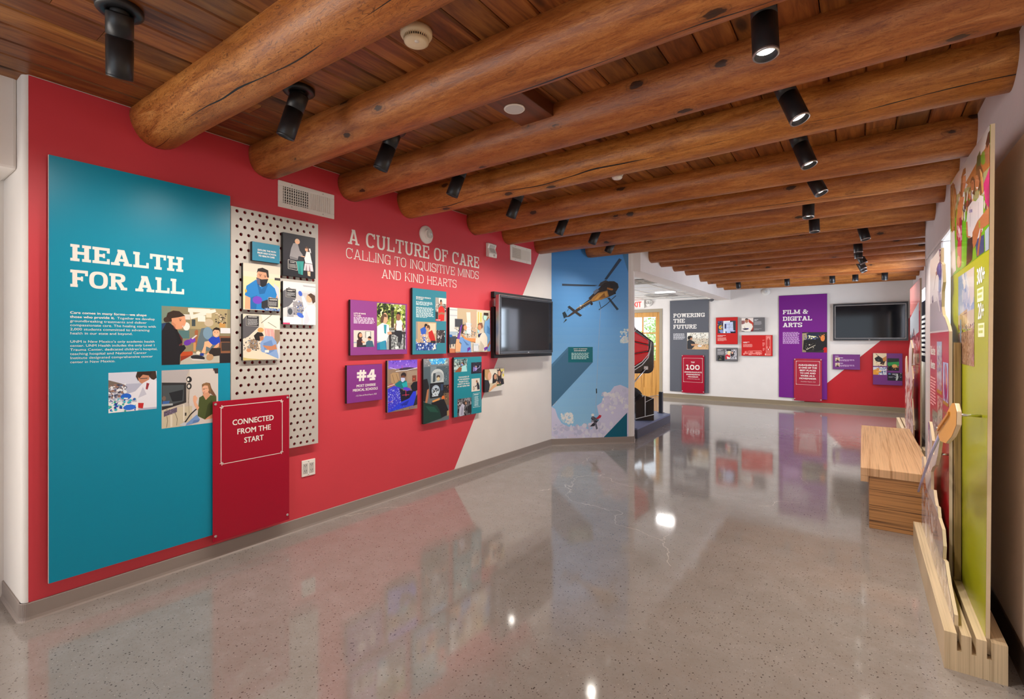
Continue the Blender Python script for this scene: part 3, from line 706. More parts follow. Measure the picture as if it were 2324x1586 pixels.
def vent(fr, u0, u1, z0, z1, label):
    t = thing('wall_vent', label, 'vent', fr.p((u0+u1)/2, z0, 0), 'white wall vents'); f = .035
    b = MB(); fr.box(b, u0, u1, z0, z0+f, 0, .012); fr.box(b, u0, u1, z1-f, z1, 0, .012); fr.box(b, u0, u0+f, z0+f, z1-f, 0, .012); fr.box(b, u1-f, u1, z0+f, z1-f, 0, .012); b.build('frame', M_PLAST, t, bevel=.003)
    b = MB(); fr.box(b, u0+f, u1-f, z0+f, z1-f, .001, .003); b.build('duct_opening', M_DARK, t)
    n = 22
    for k in range(n):
        b = MB(); u = u0+f+(u1-u0-2*f)*(k+.5)/n
        sk = .001 if k < n*.5 else .012
        b.hexa([fr.p(u-.002, z0+f, .003), fr.p(u+.002, z0+f, .003), fr.p(u+.002+sk, z0+f, .011), fr.p(u-.001+sk, z0+f, .011), fr.p(u-.002, z1-f, .003), fr.p(u+.002, z1-f, .003), fr.p(u+.002+sk, z1-f, .011), fr.p(u-.001+sk, z1-f, .011)])
        b.build('louver', M_PLAST, t, recalc=True)
    for k in range(6):
        b = MB(); z = z0+f+(z1-z0-2*f)*(k+.5)/6; fr.box(b, u0+f, u1-f, z-.0025, z+.0025, .002, .006); b.build('crossbar', M_PLAST, t)
    for u in (u0+.1, u1-.1):
        for z in (z0+f/2, z1-f/2):
            b = MB(); b.lathe(fr.p(u, z, .012), fr.n, [(.005, 0), (.004, .002), (0, .0025)], 10); b.build('screw', M_GREYP, t)
vent(LW, 1.875, 2.33, 2.365, 2.555, 'larger white louvred wall vent above the perforated panel')
vent(LW, 4.711, 5.157, 2.369, 2.560, 'small white louvred wall vent above the black television')
def strobe(fr, u, z, r, label):
    t = thing('fire_alarm_horn', label, 'fire alarm', fr.p(u, z, 0)); p = fr.p(u, z, 0)
    b = MB(); b.lathe(p, fr.n, [(0, 0), (r, 0), (r, .012), (r*.9, .022), (r*.72, .026), (r*.68, .034), (r*.6, .036)], 36); b.build('base_plate', M_PLAST, t)
    b = MB(); b.lathe(p, fr.n, [(r*.6, .030), (r*.58, .048), (r*.5, .054), (0, .056)], 32); b.build('horn', M_PLAST, t)
    for k, q in enumerate((.46, .36, .26)):
        b = MB(); b.lathe(p, fr.n, [(r*q, .0555), (r*q, .0575), (r*(q-.035), .0575), (r*(q-.035), .0555)], 28); b.build('grille_ring', M_GREYP, t)
    b = MB(); fr.box(b, u+r*.02, u+r*.3, z-r*.14, z+r*.14, .056, .066); b.build('strobe_lens', mat('strobe_glass', (.8, .82, .85), .1, spec=.8), t, bevel=.003)
strobe(LW, 3.335, 2.421, .086, 'round white fire alarm horn over the word CULTURE on the red wall')
strobe(FW, -1.761, 2.517, .085, 'round white fire alarm horn high on the white far wall')
t = thing('motion_sensor', 'white box motion sensor on the red wall left of the small vent', 'sensor', LW.p(4.325, 2.34, 0))
b = MB(); b.prism([LW.p(4.255, z, n) for n, z in ((0, 2.345), (.045, 2.338), (.05, 2.38), (.028, 2.44), (.045, 2.485), (.03, 2.497), (0, 2.497))], LW.u*.145); b.build('housing', M_PLAST, t, bevel=.006)
b = MB(); b.prism([LW.p(4.285, z, n) for n, z in ((.047, 2.395), (.052, 2.39), (.034, 2.44), (.046, 2.475), (.04, 2.475), (.028, 2.44))], LW.u*.085); b.build('lens', M_GREYP, t)
b = MB(); b.lathe(LW.p(4.345, 2.362, .047), LW.n, [(.014, 0), (.012, .006), (0, .007)], 14); b.build('indicator', M_GREYP, t)
t = thing('wall_outlet', 'white double wall outlet low on the red wall beside the red acrylic sign', 'outlet', LW.p(2.11, .39, 0))
b = MB(); LW.box(b, 2.057, 2.168, .389, .511, 0, .007); b.build('cover_plate', M_PLAST, t, bevel=.003)
for u in (2.068, 2.118):
    b = MB(); LW.box(b, u, u+.036, .413, .487, .007, .0095); s_ = b.build('socket', mat('outlet_grey', alb('c0bcb6', 1.1), .4), t, bevel=.001)
    b = MB()
    for z in (.427, .467):
        LW.box(b, u+.009, u+.012, z, z+.011, .0094, .0099); LW.box(b, u+.023, u+.026, z, z+.011, .0094, .0099); LW.box(b, u+.016, u+.02, z-.007, z-.003, .0094, .0099)
    b.build('slot', M_DARK, s_)
for u, z in ((2.112, .404), (2.112, .497)):
    b = MB(); b.lathe(LW.p(u, z, .007), LW.n, [(.0045, 0), (.004, .0015), (0, .002)], 10); b.build('screw', M_CHROME, t)
# ------------------------------------------------------------------ display panels
def panel(fr, u0, u1, z0, z1, n0, n1, face, label, group=None, edge=None, name='exhibit_board', bevel=.0015):
    b = MB(); fr.box(b, u0, u1, z0, z1, n0, n1)
    b.m = [1]*6; b.m[4-0] = 1
    o = b.build(name, [edge or M_BLACKM, edge or M_BLACKM], None, fr.p((u0+u1)/2, z0, n0), bevel=bevel)
    tag(o, label, 'panel', group)
    b = MB(); b.poly([fr.p(u, z, n1+.0004) for u, z in ((u0+.001, z0+.001), (u1-.001, z0+.001), (u1-.001, z1-.001), (u0+.001, z1-.001))])
    b.build('printed_face', face, o, recalc=False)
    if .004 < n0 < .0355:
        b = MB(); iu, iz = (u1-u0)*.18, (z1-z0)*.18; fr.box(b, u0+iu, u1-iu, z0+iz, z1-iz, 0, n0); b.build('mounting_cleat', M_BLACKM, o)
    return o
def FU(u0, u1): return lambda f: u0+(u1-u0)*f
def ink(h, rough=.34, g=None): return mat('ink_'+h, alb(h, g), rough, spec=.35)
TEAL = ink('0083a0'); TEAL2 = ink('2f7c8e'); PURP = ink('85357f'); GREYPAN = ink('b4afa8'); 
G1 = 'panels and signs of the health display'; G2 = 'mounted panels around the wall title'
# --- big blue-green health panel
hp = panel(LW, .656, 1.537, .168, 2.352, .022, .035, TEAL, 'tall blue-green HEALTH FOR ALL panel on the red wall', G1, M_EDGE)
N = .0356
slab(hp, LW, .740, 1.263, 1.823, 1.911, N, 'HEALTH', (1.0, .25, .17))
slab(hp, LW, .740, 1.268, 1.687, 1.777, N, 'FOR ALL', (1.0, .25, .17), space=.46)
zl = [1.546-.0217*k for k in range(6)]
def body(lines, z0, pitch, h, bold=0.):
    for k, (tx, ua, ub) in enumerate(lines): sans(hp, LW, ua, z0-pitch*k, N, tx, h, bold, ub-ua, name='body_text')
body([('Care comes in many forms\u2014we shape', .739, 1.074), ('those who provide it.', .739, .926)], 1.546, .0217, .0135, .022)
body([('Together we develop', .938, 1.115)], 1.546-.0217, .0217, .0135, .004)
body([('groundbreaking treatments and deliver', .739, 1.076), ('compassionate care. The healing starts with', .739, 1.119), ('2,000 students committed to advancing', .739, 1.089), ('health in our state and beyond.', .739, 1.007)], 1.546-.0434, .0217, .0135, .004)
body([('UNM is New Mexico\u2019s only academic health', .739, 1.113), ('center. UNM Health includes the only Level 1', .739, 1.113), ('Trauma Center, dedicated children\u2019s hospital,', .739, 1.128), ('teaching hospital and National Cancer', .739, 1.076), ('Institute designated comprehensive cancer', .739, 1.104), ('center in New Mexico.', .739, .928)], 1.394, .0215, .0135, .004)
picture(hp, LW, 1.150, 1.536, 1.261, 1.611, N, '''r 827a5e 0 0 1000 800;r a0916c 370 30 850 300;r 6f7f70 37 30 140 300;r d9d2c6 345 40 620 90;p d9d2c6 360 90 380 180 700 75 690 40 620 50 410 120 400 60 350 60
r c9c4ba 290 120 370 185;e dedad2 325 270 42 52;r 3a4448 390 180 435 265;e b9a88f 605 215 60 50;r cfc2a6 570 95 640 150;r dad5ca 465 130 560 205;r b98a4c 742 210 822 272;n 30 16 690 90 830 220 4a4038 c9b9a0 2e2a28 8d7c66
r 4c6f70 230 320 360 420;r 7d5138 740 385 890 610;r 2a2426 760 410 890 460;r 38302e 770 470 890 580;r d0cfd2 757 280 890 350;r 8a5a40 740 600 890 610;r 221f24 745 610 890 740
p 5b6a72 455 480 510 290 600 275 680 320 690 520 600 580 440 560;e 6f8ba0 590 350 60 80;p 9a5c3c 425 330 445 305 470 320 455 480 430 580 410 570 430 420;r c08a58 410 470 440 580
p b0aca0 245 745 260 700 400 600 745 640 745 730;p b34a26 255 585 400 580 405 620 255 690;p 8a3220 255 640 400 625 255 700
p 33231d 62 190 90 160 105 110 170 80 240 85 310 140 290 170 200 190 150 215 100 225;p cf8f6c 150 175 230 160 305 140 320 220 305 260 270 300 200 310 160 280;p a85c48 265 265 300 262 285 280;e 3a2a22 90 195 32 32;e 2a1a18 252 200 9 5;l 3a241c 5 235 182 268 186;p f0e4dc 268 268 294 262 284 276;p c08060 150 210 200 250 195 330 150 240
p 5a2328 170 260 280 420 275 520 230 500;p 1b1b22 37 240 120 225 170 265 215 420 240 510 300 500 320 540 250 620 245 745 37 745;p 16161c 180 300 215 310 275 470 230 500;p 24395c 37 240 90 235 40 330
e 62309a 340 470 48 35 -20;e 7038ac 400 440 36 32;p c9c4ba 385 420 440 375 460 380 400 430
p 1f3fae 600 430 640 395 740 395 755 450 740 500 660 500 605 470;e e0a583 700 345 46 58;p 241a18 655 330 665 290 700 272 745 285 752 340 735 310 680 305;e 2a1a18 682 335 6 4;e 2a1a18 720 335 6 4;p e8d8d0 680 366 705 376 728 362 704 384
p e0a982 550 460 600 450 650 500 620 540 570 520 560 610 510 600 540 520;p d89c76 740 470 735 520 640 590 590 640 570 620 640 560 700 500;p 2b2424 640 540 760 540 760 640 650 650 600 600
p 223a86 490 605 540 605 540 640 490 640;e 26262c 465 660 90 32 8;p c6c2be 380 670 540 685 540 698 400 692;e b08a66 618 660 48 42 -20;e dcd0bc 470 600 26 20''', (37, 30, 890, 740))
picture(hp, LW, .899, 1.125, 1.007, 1.228, N, '''r a9adc0 0 0 100 100;r c5c8d6 0 0 100 30;p 6d625a 0 18 25 28 35 34 0 34;r 7d7a80 0 34 34 50;r c9cbd6 4 40 30 48;n 40 5 0 30 34 62 5a5f78 d9dbe6 3d4258 8d6d60
p 3a2a24 58 0 98 0 100 18 92 25 80 10 66 12 60 24 55 12;e b87f62 72 17 12 15;p 2e211d 58 4 66 0 90 2 86 12 70 8 62 18;r 3a3a44 64 17 80 19;p d6d6de 70 30 86 20 100 26 100 95 60 95 56 70 30 70 30 58 54 50;p b9bac8 70 40 78 60 60 68;p 8e2f38 78 30 84 32 80 48 76 46
e 1f5fc4 35 62 11 8;p b8282c 55 80 72 82 70 96 54 92;e 2a6ad0 42 91 14 8;p e8e8f2 0 72 60 78 60 100 0 100;n 60 4 0 66 55 98 2450b0 f2f4ff 3fa08a 1d3c90 cfd8f0 30b0c0;e 2a6ad0 42 90 13 7''')
picture(hp, LW, 1.150, 1.462, .885, 1.229, N, '''r b5aba0 0 800 1000 1600;p c4bcb6 370 815 740 800 740 1540 370 1540;p a8a2a2 37 815 370 815 330 900 320 990 37 960;r beb39a 37 1290 400 1540;n 14 10 675 800 740 880 2a2426 d8cfc4 a05040;p 3a3234 675 810 740 800 740 885 700 885
p 2b2b2e 37 965 328 985 328 1240 37 1310;p 454c50 45 1000 300 1010 295 1220 45 1270;p 20242a 120 1100 290 1070 280 1210 160 1215;e 6f5a50 62 1165 22 30;p 3a5f9a 45 1200 130 1200 120 1235 45 1240;r 9ea4a6 37 1235 165 1260
e 1f1f22 363 945 34 40 -20;e d9d4cc 352 945 14 20;e 262628 363 1033 32 42;e cdc8c0 360 1033 16 22;l 7a7060 4 350 1070 352 1200 365 1390;l 6a6052 4 370 1070 350 1250
p 5f5468 60 1330 215 1290 215 1350 60 1395;n 22 7 80 1310 200 1370 2d2a33 8d8498;l 2f2a28 4 95 1390 105 1450 90 1530;l 2f2a28 4 190 1350 220 1440 210 1520;r d3cbb8 135 1380 160 1530;r d8d0c0 290 1260 305 1480;r 3a3632 310 1370 330 1410
l 26242a 16 300 1510 380 1400 450 1340 560 1330;p b9bcc2 240 1520 300 1490 340 1500 310 1540
p 6a4a36 525 1020 580 998 630 1010 650 1080 715 1190 690 1200 640 1150 545 1160 530 1100;e d6a284 572 1085 46 60;p 84603f 525 1060 540 1010 600 1000 635 1040 640 1150 615 1100 600 1040 560 1035;e 2a1c18 552 1085 8 4;l 4a3430 3 530 1080 600 1076;e b8605c 556 1122 11 4;p c89070 540 1140 610 1130 640 1180 580 1235 530 1190
p 46502a 490 1190 540 1165 575 1230 640 1170 715 1195 720 1480 560 1485 470 1430 480 1300;p 363f20 600 1300 660 1230 650 1480 560 1485;p d7a081 415 1165 440 1155 468 1195 450 1250 490 1320 470 1360 430 1290 412 1220;p d09070 600 1460 690 1410 700 1480 560 1490
p 6f8fc0 330 1510 460 1410 500 1480 480 1510 320 1540;p 5878ac 420 1480 500 1480 480 1510 400 1520''', (35, 815, 740, 1540))
# --- perforated grey panel: a real sheet with staggered round holes
def perforated(fr, u0, u1, z0, z1, n0, n1, du, r):
    b = MB(); rows = int(round((z1-z0)/du)); dz = (z1-z0)/rows; nc = 12; seg = 12; mg = (u1-u0-du*nc)/2
    sq = []
    for k in range(seg):
        a = 2*PI*(k+.5)/seg; c_, s_ = math.cos(a), math.sin(a); m_ = max(abs(c_), abs(s_)); sq.append((c_/m_, s_/m_, c_, s_))
    for j in range(rows):
        za, zb = z0+j*dz, z0+(j+1)*dz; zc = (za+zb)/2; top = rows-1-j
        st = u0+mg+(0 if top % 2 == 0 else du/2); cnt = nc if top % 2 == 0 else nc-1
        if j in (0, rows-1) and False: cnt = 0
        for a, c_ in ((u0, st), (st+cnt*du, u1)): b.poly([fr.p(a, za, n1), fr.p(c_, za, n1), fr.p(c_, zb, n1), fr.p(a, zb, n1)])
        for i in range(cnt):
            uc = st+du*(i+.5); o1 = b.verts([fr.p(uc+x*du/2, zc+y*dz/2, n1) for x, y, _, _ in sq]); o2 = b.verts([fr.p(uc+x*r, zc+y*r, n1) for _, _, x, y in sq]); o3 = b.verts([fr.p(uc+x*r, zc+y*r, n0) for _, _, x, y in sq])
            for k in range(seg):
                q = (k+1) % seg; b.face((o1+k, o1+q, o2+q, o2+k)); b.face((o2+k, o2+q, o3+q, o3+k))
            for k in range(seg):   # fill the square's corners
                q = (k+1) % seg; x1, y1, x2, y2 = *sq[k][:2], *sq[q][:2]
                if abs(abs(x1)-abs(x2)) > 1e-6 and abs(abs(y1)-abs(y2)) > 1e-6: b.poly([fr.p(uc+x1*du/2, zc+y1*dz/2, n1), fr.p(uc+math.copysign(du/2, x1), zc+math.copysign(dz/2, y1), n1), fr.p(uc+x2*du/2, zc+y2*dz/2, n1)])
    for a in ((u0, z0, u1, z0), (u1, z0, u1, z1), (u1, z1, u0, z1), (u0, z1, u0, z0)): b.poly([fr.p(a[0], a[1], n0), fr.p(a[2], a[3], n0), fr.p(a[2], a[3], n1), fr.p(a[0], a[1], n1)])
    return b
pf = perforated(LW, 1.5405, 2.173, .629, 2.290, .024, .035, .0503, .0112).build('perforated_panel', GREYPAN, None, LW.p(1.857, .629, .024), recalc=False)
tag(pf, 'pale grey perforated panel with rows of round holes, right of the health panel', 'panel', G1)
b = MB()
for u in (1.60, 1.86, 2.11):
    for z in (.70, 1.30, 1.45, 2.24): LW.box(b, u-.004, u+.004, z-.004, z+.004, 0, .0238)
b.build('standoff', M_BLACKM, pf)
def small(fr, u0, u1, z0, z1, n1, face, label, group, th=.024, **k):
    return panel(fr, u0, u1, z0, z1, n1-th, n1, face, label, group, **k)
G3 = 'photo panels on the perforated panel'
o = panel(LW, 1.664, 1.857, 1.947, 2.075, .036, .062, ink('2c7a96'), 'small blue panel reading EXPLORE THE PATH FROM HIGH SCHOOL TO HEALTH CARE', G3)
for k, (tx, a, c_) in enumerate((('EXPLORE THE PATH', .19, .84), ('FROM HIGH SCHOOL', .18, .86), ('TO HEALTH CARE', .22, .80))): sans(o, LW, 1.664+.193*a, 2.018-.0195*k, .063, tx, .012, .025, .193*(c_-a))
def bx(u, z0, z1): return u
BLK = ink('1d1d20')
o = panel(LW, 1.880, 2.132, 1.870, 2.176, .036, .062, BLK, 'dark photo panel of two people shaking hands on a stage', G3)
picture(o, LW, 1.880, 2.132, 1.870, 2.176, .0625, '''r 24222a 0 0 1000 1000;r 191820 505 560 820 720;p 8e8a8c 600 375 640 365 660 440 690 480 690 500 650 500 640 540 565 520 580 430;p 6f6b6e 565 510 640 525 630 545 570 540;e d9a684 638 350 24 28;p c8b49c 618 345 625 332 655 335 662 350 640 340;p 2a2a30 580 540 640 545 640 600 590 600
e d8a27e 728 415 17 24;p 4a2c22 712 410 716 392 750 395 752 440 740 430 738 405;p dedee2 712 500 725 440 760 440 775 520 785 560 715 560 705 510;p d0a080 670 490 712 492 705 503 675 500;p e8e4e6 750 405 765 400 772 450 760 440
p 2f8f8a 630 555 700 545 690 690 650 680;p 1f6f6c 660 560 675 690 655 680;p d7c6cc 710 565 785 565 795 640 700 640;p 8e7880 725 570 735 640 715 640;p 8e7880 755 570 770 640 750 640;p e0b090 735 645 765 645 765 695 740 690
l d8d4cc 3 552 550 628 562 640 648 552 640 552 550;t c9c5c0 570 568 625 580 1;t aaa6a2 562 590 632 632 6''', (505, 280, 815, 715))
o = panel(LW, 1.605, 1.860, 1.613, 1.923, .036, .062, BLK, 'photo panel of a masked man in blue scrubs crossing his arms', G3)
picture(o, LW, 1.605, 1.860, 1.613, 1.923, .0625, '''r d3c7b2 0 0 1000 1100;r dcc79c 130 700 490 1000;r cabfae 130 570 490 650;r 3a3638 428 685 490 710;p b9bcc6 420 740 470 780 480 900 440 900
p d39a78 150 880 190 860 200 1010 145 1010;p d09674 380 860 450 850 460 890 385 900;p 2374b4 160 790 250 720 280 790 370 740 430 790 450 850 440 890 380 880 360 930 330 1010 195 1010 195 900 145 880;p 1a5c94 250 720 300 810 372 735 330 850 280 860;p 1b5f9c 195 900 260 870 250 1010 195 1010
e c98f70 312 685 56 72;p 241c1a 255 660 265 615 310 600 365 620 372 690 355 690 345 645 270 640;p 1f1f25 250 700 300 715 365 705 345 770 310 790 265 765;p 5a5468 250 705 285 715 290 775 262 760;e 241c1a 288 682 8 4;e 241c1a 335 687 8 4;l 2a1e1a 4 274 668 302 670;l 2a1e1a 4 322 674 350 678
e 6a3fb0 262 918 46 38;p 2a2a30 300 930 360 905 375 990 350 1012 300 990;r 57a 330 990 480 1015;n 14 10 340 980 485 1015 8890a0 2d3038 c0c4cc;r 28262a 365 885 462 978;l d8d4cc 2 365 885 462 890 462 978 365 972 365 885;t d8d4cc 378 898 452 914 2;t aaa 372 924 455 966 6;e c89c3a 155 838 10 16''', (130, 575, 485, 1015))
o = panel(LW, 1.880, 2.134, 1.524, 1.830, .036, .062, BLK, 'photo panel of a student in white lab coat raising a gloved hand', G3)
picture(o, LW, 1.880, 2.134, 1.524, 1.830, .0625, '''r c9c6c6 0 0 1000 1200;r d6d2d0 505 740 820 820;p a8a6aa 690 765 820 770 820 780 700 780;r b9b6b8 630 840 820 930;p 5b5a60 508 840 560 800 630 830 630 900 560 980 508 1000;r 2a282c 535 810 628 898;l d8d4cc 2 535 810 628 815 628 898 535 892 535 810;t d8d4cc 548 824 618 838 2;t aaa 542 848 622 888 5
r 8f8c90 600 930 700 1060;n 30 9 600 920 700 1050 2c4a90 d5d7e2 55525c 3a66b8;r d9d9de 510 1080 680 1150;r 9c9ca2 545 985 605 1080;e 44464e 572 1028 22 32;p e0e0e6 690 1030 740 960 800 950 820 980 820 1150 690 1150;p e0e0e6 680 880 700 870 740 960 700 990;e 3a5cba 668 850 18 26 -20;e 3f64c4 668 1060 36 20 30
e d7a585 755 890 30 42;p 4b3426 735 860 770 838 812 860 815 920 790 940 775 890 750 865;p c4c6d0 720 1000 760 1100 730 1150 700 1150;r d2406a 508 1135 570 1150''', (508, 745, 818, 1150))
o = panel(LW, 1.604, 1.857, 1.275, 1.584, .036, .062, BLK, 'photo panel of a man in scrubs leaning over a patient in bed', G3)
picture(o, LW, 1.604, 1.857, 1.275, 1.584, .0625, '''r d2c7b4 0 0 1000 1600;p e4dcc8 300 1060 485 1060 485 1200 330 1180;l 6a6258 6 300 1140 400 1060;l 6a6258 5 365 1130 450 1180;p 565458 132 1110 165 1070 280 1080 280 1175 180 1270 132 1290;r 2c2a2e 162 1072 280 1172;l d8d4cc 2 162 1072 280 1078 280 1172 162 1168 162 1072;t d8d4cc 180 1082 265 1094 1;t aaa 172 1104 272 1164 8
p d69a94 330 1190 420 1195 440 1290 345 1280;l e8d8d0 3 350 1200 360 1280;l e8d8d0 3 385 1200 395 1280;r 8f7a64 430 1200 485 1340;p 8a7460 180 1300 260 1290 280 1390 200 1380;n 40 10 135 1280 300 1400 5d5348 b8a890 7d8b9a 3d3a38;e c8965a 295 1205 30 22
p 7f9cc8 290 1330 340 1260 410 1265 450 1320 455 1400 475 1480 330 1470 300 1400;p 6684b4 320 1330 400 1300 430 1400 340 1450;p b87a58 400 1360 440 1340 455 1390 370 1400 310 1350;p 241d1c 230 1260 265 1225 310 1230 325 1260 300 1265 285 1310 245 1300;p b07656 285 1265 325 1265 320 1300 290 1310
p d8ccb4 140 1440 230 1395 330 1420 460 1478 140 1485;p c3b070 134 1460 180 1470 330 1486 134 1488;e c08a66 185 1395 22 18;r dcd8d0 335 1395 375 1420;p c9cdd6 460 1340 485 1300 485 1480 470 1480''', (132, 1060, 484, 1488))
# --- red acrylic plaque with engraved frame and four standoff bolts
def acrylic(fr, u0, u1, z0, z1, n, fu, fz, label, group, sc, rad=.0085, nb=.0362):
    m = mat('red_acrylic', alb('a8132f', 1.0), .2, spec=.3)
    b = MB(); fr.box(b, u0, u1, z0, z1, n-.008, n); o = b.build('acrylic_sign', m, None, fr.p((u0+u1)/2, z0, n-.008), bevel=.002)
    tag(o, label, 'sign', group)
    for u in (u0+sc*.03, u1-sc*.03):
        for z in (z0+sc*.075, z1-sc*.035):
            b = MB(); b.lathe(fr.p(u, z, n), fr.n, [(0, -n+nb), (rad*.8, -n+nb), (rad*.8, -.0078)], 14); b.lathe(fr.p(u, z, n), fr.n, [(rad, 0), (rad, .003), (rad*.8, .005), (rad*.35, .005), (rad*.3, .0035), (0, .0035)], 16); b.build('standoff_bolt', M_CHROME, o)
    a0, a1 = fu; c0, c1 = fz; w_ = sc*.008; s = sc*.03; b = MB()
    def L(x0, y0, x1, y1): b.poly([fr.p(x, y, n+.0006) for x, y in ((x0, y0), (x1, y0), (x1, y1), (x0, y1))])
    L(a0+s, c0, a1-s, c0+w_); L(a0+s, c1-w_, a1-s, c1); L(a0, c0+s, a0+w_, c1-s); L(a1-w_, c0+s, a1, c1-s)
    for sx_, ax in ((1, a0), (-1, a1)):
        for sy_, ay in ((1, c0), (-1, c1)):
            X_ = lambda q: ax+sx_*q; Y_ = lambda q: ay+sy_*q
            L(X_(0), Y_(s-w_), X_(s), Y_(s)); L(X_(s-w_), Y_(0), X_(s), Y_(s)); L(X_(-.4*s), Y_(.35*s), X_(.45*s), Y_(.35*s+w_)); L(X_(.35*s), Y_(-.4*s), X_(.35*s+w_), Y_(.45*s))
    b.build('engraved_frame', WHITE, o, recalc=False)
    return o
o = acrylic(LW, 1.424, 1.933, .1235, 1.018, .052, (1.470, 1.882), (.610, .985), 'red acrylic sign reading CONNECTED FROM THE START, overlapping the health panel', G1, .5)
for k, (tx, a, c_) in enumerate((('CONNECTED', 1.541, 1.814), ('FROM THE', 1.570, 1.793), ('START', 1.616, 1.744))): sans(o, LW, a, .853-.0635*k, .053, tx, .037, .022, c_-a)
# --- wall lettering
t = thing('wall_lettering', 'white raised title A CULTURE OF CARE on the red wall', 'lettering', LW.p(3.3, 1.95, 0))
slab(t, LW, 2.462, 4.134, 2.196, 2.318, .002, 'A CULTURE OF CARE', (.74, .16, .115), 'title_line', space=.42, gap=.1)
slab(t, LW, 2.444, 4.128, 2.078, 2.161, .002, 'CALLING TO INQUISITIVE MINDS', (.68, .085, .075), 'subtitle_line', space=.42, gap=.1)
slab(t, LW, 2.805, 3.770, 1.953, 2.031, .002, 'AND KIND HEARTS', (.68, .085, .075), 'subtitle_line', space=.42, gap=.1)
# --- two rows of panels under the title
o = panel(LW, 2.461, 3.070, 1.287, 1.740, .010, .034, PURP, 'purple LOTS OF WAYS TO CARE panel, left end of the upper row', G2); n = .0346
sans(o, LW, 2.493, 1.624, n, 'LOTS OF WAYS\nTO CARE', .0135, .025, .118, gap=1.0); 
picture(o, LW, 2.493, 2.72, 1.545, 1.60, n, 't d9c9d6 0 0 100 100 5', name='caption_text')
picture(o, LW, 2.493, 2.698, 1.355, 1.493, n, '''r cfc6bc 0 0 100 100;r 8f8c8a 55 5 85 45;r d6d2cc 60 8 80 44;e 3a231c 30 35 12 24;e c8926f 33 30 8 12;p 3a1c24 15 60 30 48 42 55 44 100 14 100;p c08a68 38 62 55 70 52 78 38 72;e c08a6a 77 48 9 13;p 241d1e 68 42 76 34 86 40 86 50 70 46;p 3b5c70 60 70 72 60 92 64 100 100 58 100;p 2a2c34 20 92 60 86 60 100 20 100;r 8aa0b0 0 70 14 76''')
picture(o, LW, 2.728, 3.048, 1.330, 1.730, n, '''r 8e9a4a 0 0 100 100;n 160 7 0 0 100 60 5b6d22 a9b85a 3f4f1c c9cf8a 768a30 e6e6b8;r 4a3d2a 48 10 58 60;n 40 6 0 0 60 30 24300f 3c4a18 161d0a;p 9ba0a0 0 60 100 55 100 100 0 100;n 40 5 40 66 100 98 6a6e70 c9cccc 3d4042;l 8f948f 2 40 52 40 70;l 8f948f 2 46 52 46 70;l 8f948f 2 52 52 52 70;r 7f8686 38 52 60 54
p 3a3231 35 62 100 60 100 66 35 68;r 2c2a2c 40 66 48 100;r 2c2a2c 92 66 97 100;p 26262c 60 56 85 56 88 72 80 95 70 95 72 72 60 68;r 5b5e60 70 84 80 92;p dfe0e2 62 94 74 93 75 98 62 98
p d5d7da 65 36 84 34 90 44 86 58 66 58;p 8a5a40 88 42 94 58 91 60 86 48;p 8a5a40 64 40 60 56 63 57 67 44;e 8f5c42 74 26 8 10;p 1f1815 66 22 72 16 80 17 82 26 76 21
p dbe0e4 0 50 18 42 40 46 42 66 34 76 32 84 0 82;p 2f90a0 22 46 32 46 30 66 24 64;p 1f6fa0 0 86 30 80 32 100 0 100;p 2c8aa8 8 84 26 80 30 100 10 100;e d0a080 27 32 9 12;p 5b4330 12 30 20 22 32 24 33 30 24 29 20 42 12 42;p d0a080 34 62 48 60 50 66 36 68''')
o = panel(LW, 3.133, 3.586, 1.280, 1.896, .010, .034, TEAL2, 'blue-green BIOMEDICAL RESEARCH panel, tallest of the upper row', G2)
f = lambda x: 3.133+.453*(x-772)/382; g = lambda y: 1.896-.616*(y-65)/750
sans(o, LW, f(810), g(172), n, 'BIOMEDICAL RESEARCH\nAT ITS BEST', .0125, .025, .19, gap=.95)
picture(o, LW, f(810), f(1010), g(258), g(212), n, 't c6d6d8 0 0 100 100 4', name='caption_text'); picture(o, LW, f(810), f(1008), g(398), g(276), n, 't c6d6d8 0 0 100 100 10', name='caption_text')
picture(o, LW, f(1024), f(1153), g(425), g(148), n, '''r a09890 0 0 100 100;n 40 8 0 20 100 60 4a4440 d0c8c0 706860 2a2828;r d6d0ca 30 0 100 25;e b07a5c 50 22 11 10;p 2a1f1c 38 22 44 8 56 7 62 20 52 14;p c8281f 26 45 45 35 58 34 80 44 84 60 78 98 26 98;p 9e6a50 26 66 60 60 84 64 80 72 50 70 30 76;p 2c2a2c 0 60 24 62 22 100 0 100;r c22 0 92 60 100;t eee 6 94 50 99 1''')
picture(o, LW, f(808), f(1035), g(770), g(442), n, '''r b89a78 0 0 100 100;r 8f8a86 0 0 8 60;r d0c0a4 60 4 96 40;p 2b4a8f 0 75 100 70 100 100 0 100;n 40 5 0 72 100 100 8fa4d8 1c2f6a d8dcee;p 2f5ab8 20 26 42 16 50 30 44 50 50 72 36 70 28 50;e 1d1a1e 48 14 8 8;e c8926f 52 20 6 6;p b8231e 60 36 78 28 90 50 95 66 72 68 62 52;e 5b3a22 60 20 8 10;e c8926f 58 26 5 6;p d8a888 30 44 58 44 56 50 30 54;p 2a2426 72 66 96 66 98 76 70 74;p e0dccf 86 82 94 80 98 96 80 98 82 92 88 92;n 24 4 24 44 60 70 e4e0d6 8a90a0 c9c0b0''')
picture(o, LW, f(1035), f(1135), g(685), g(532), n, '''r 3a3234 0 0 100 100;n 50 8 0 0 100 100 1f1a1c 8c8486 d8d4d4 5c5054;n 30 6 5 40 70 70 e0dcda b8b2b0 2a2628;p 26222a 60 50 80 35 100 60 100 100 55 100''')
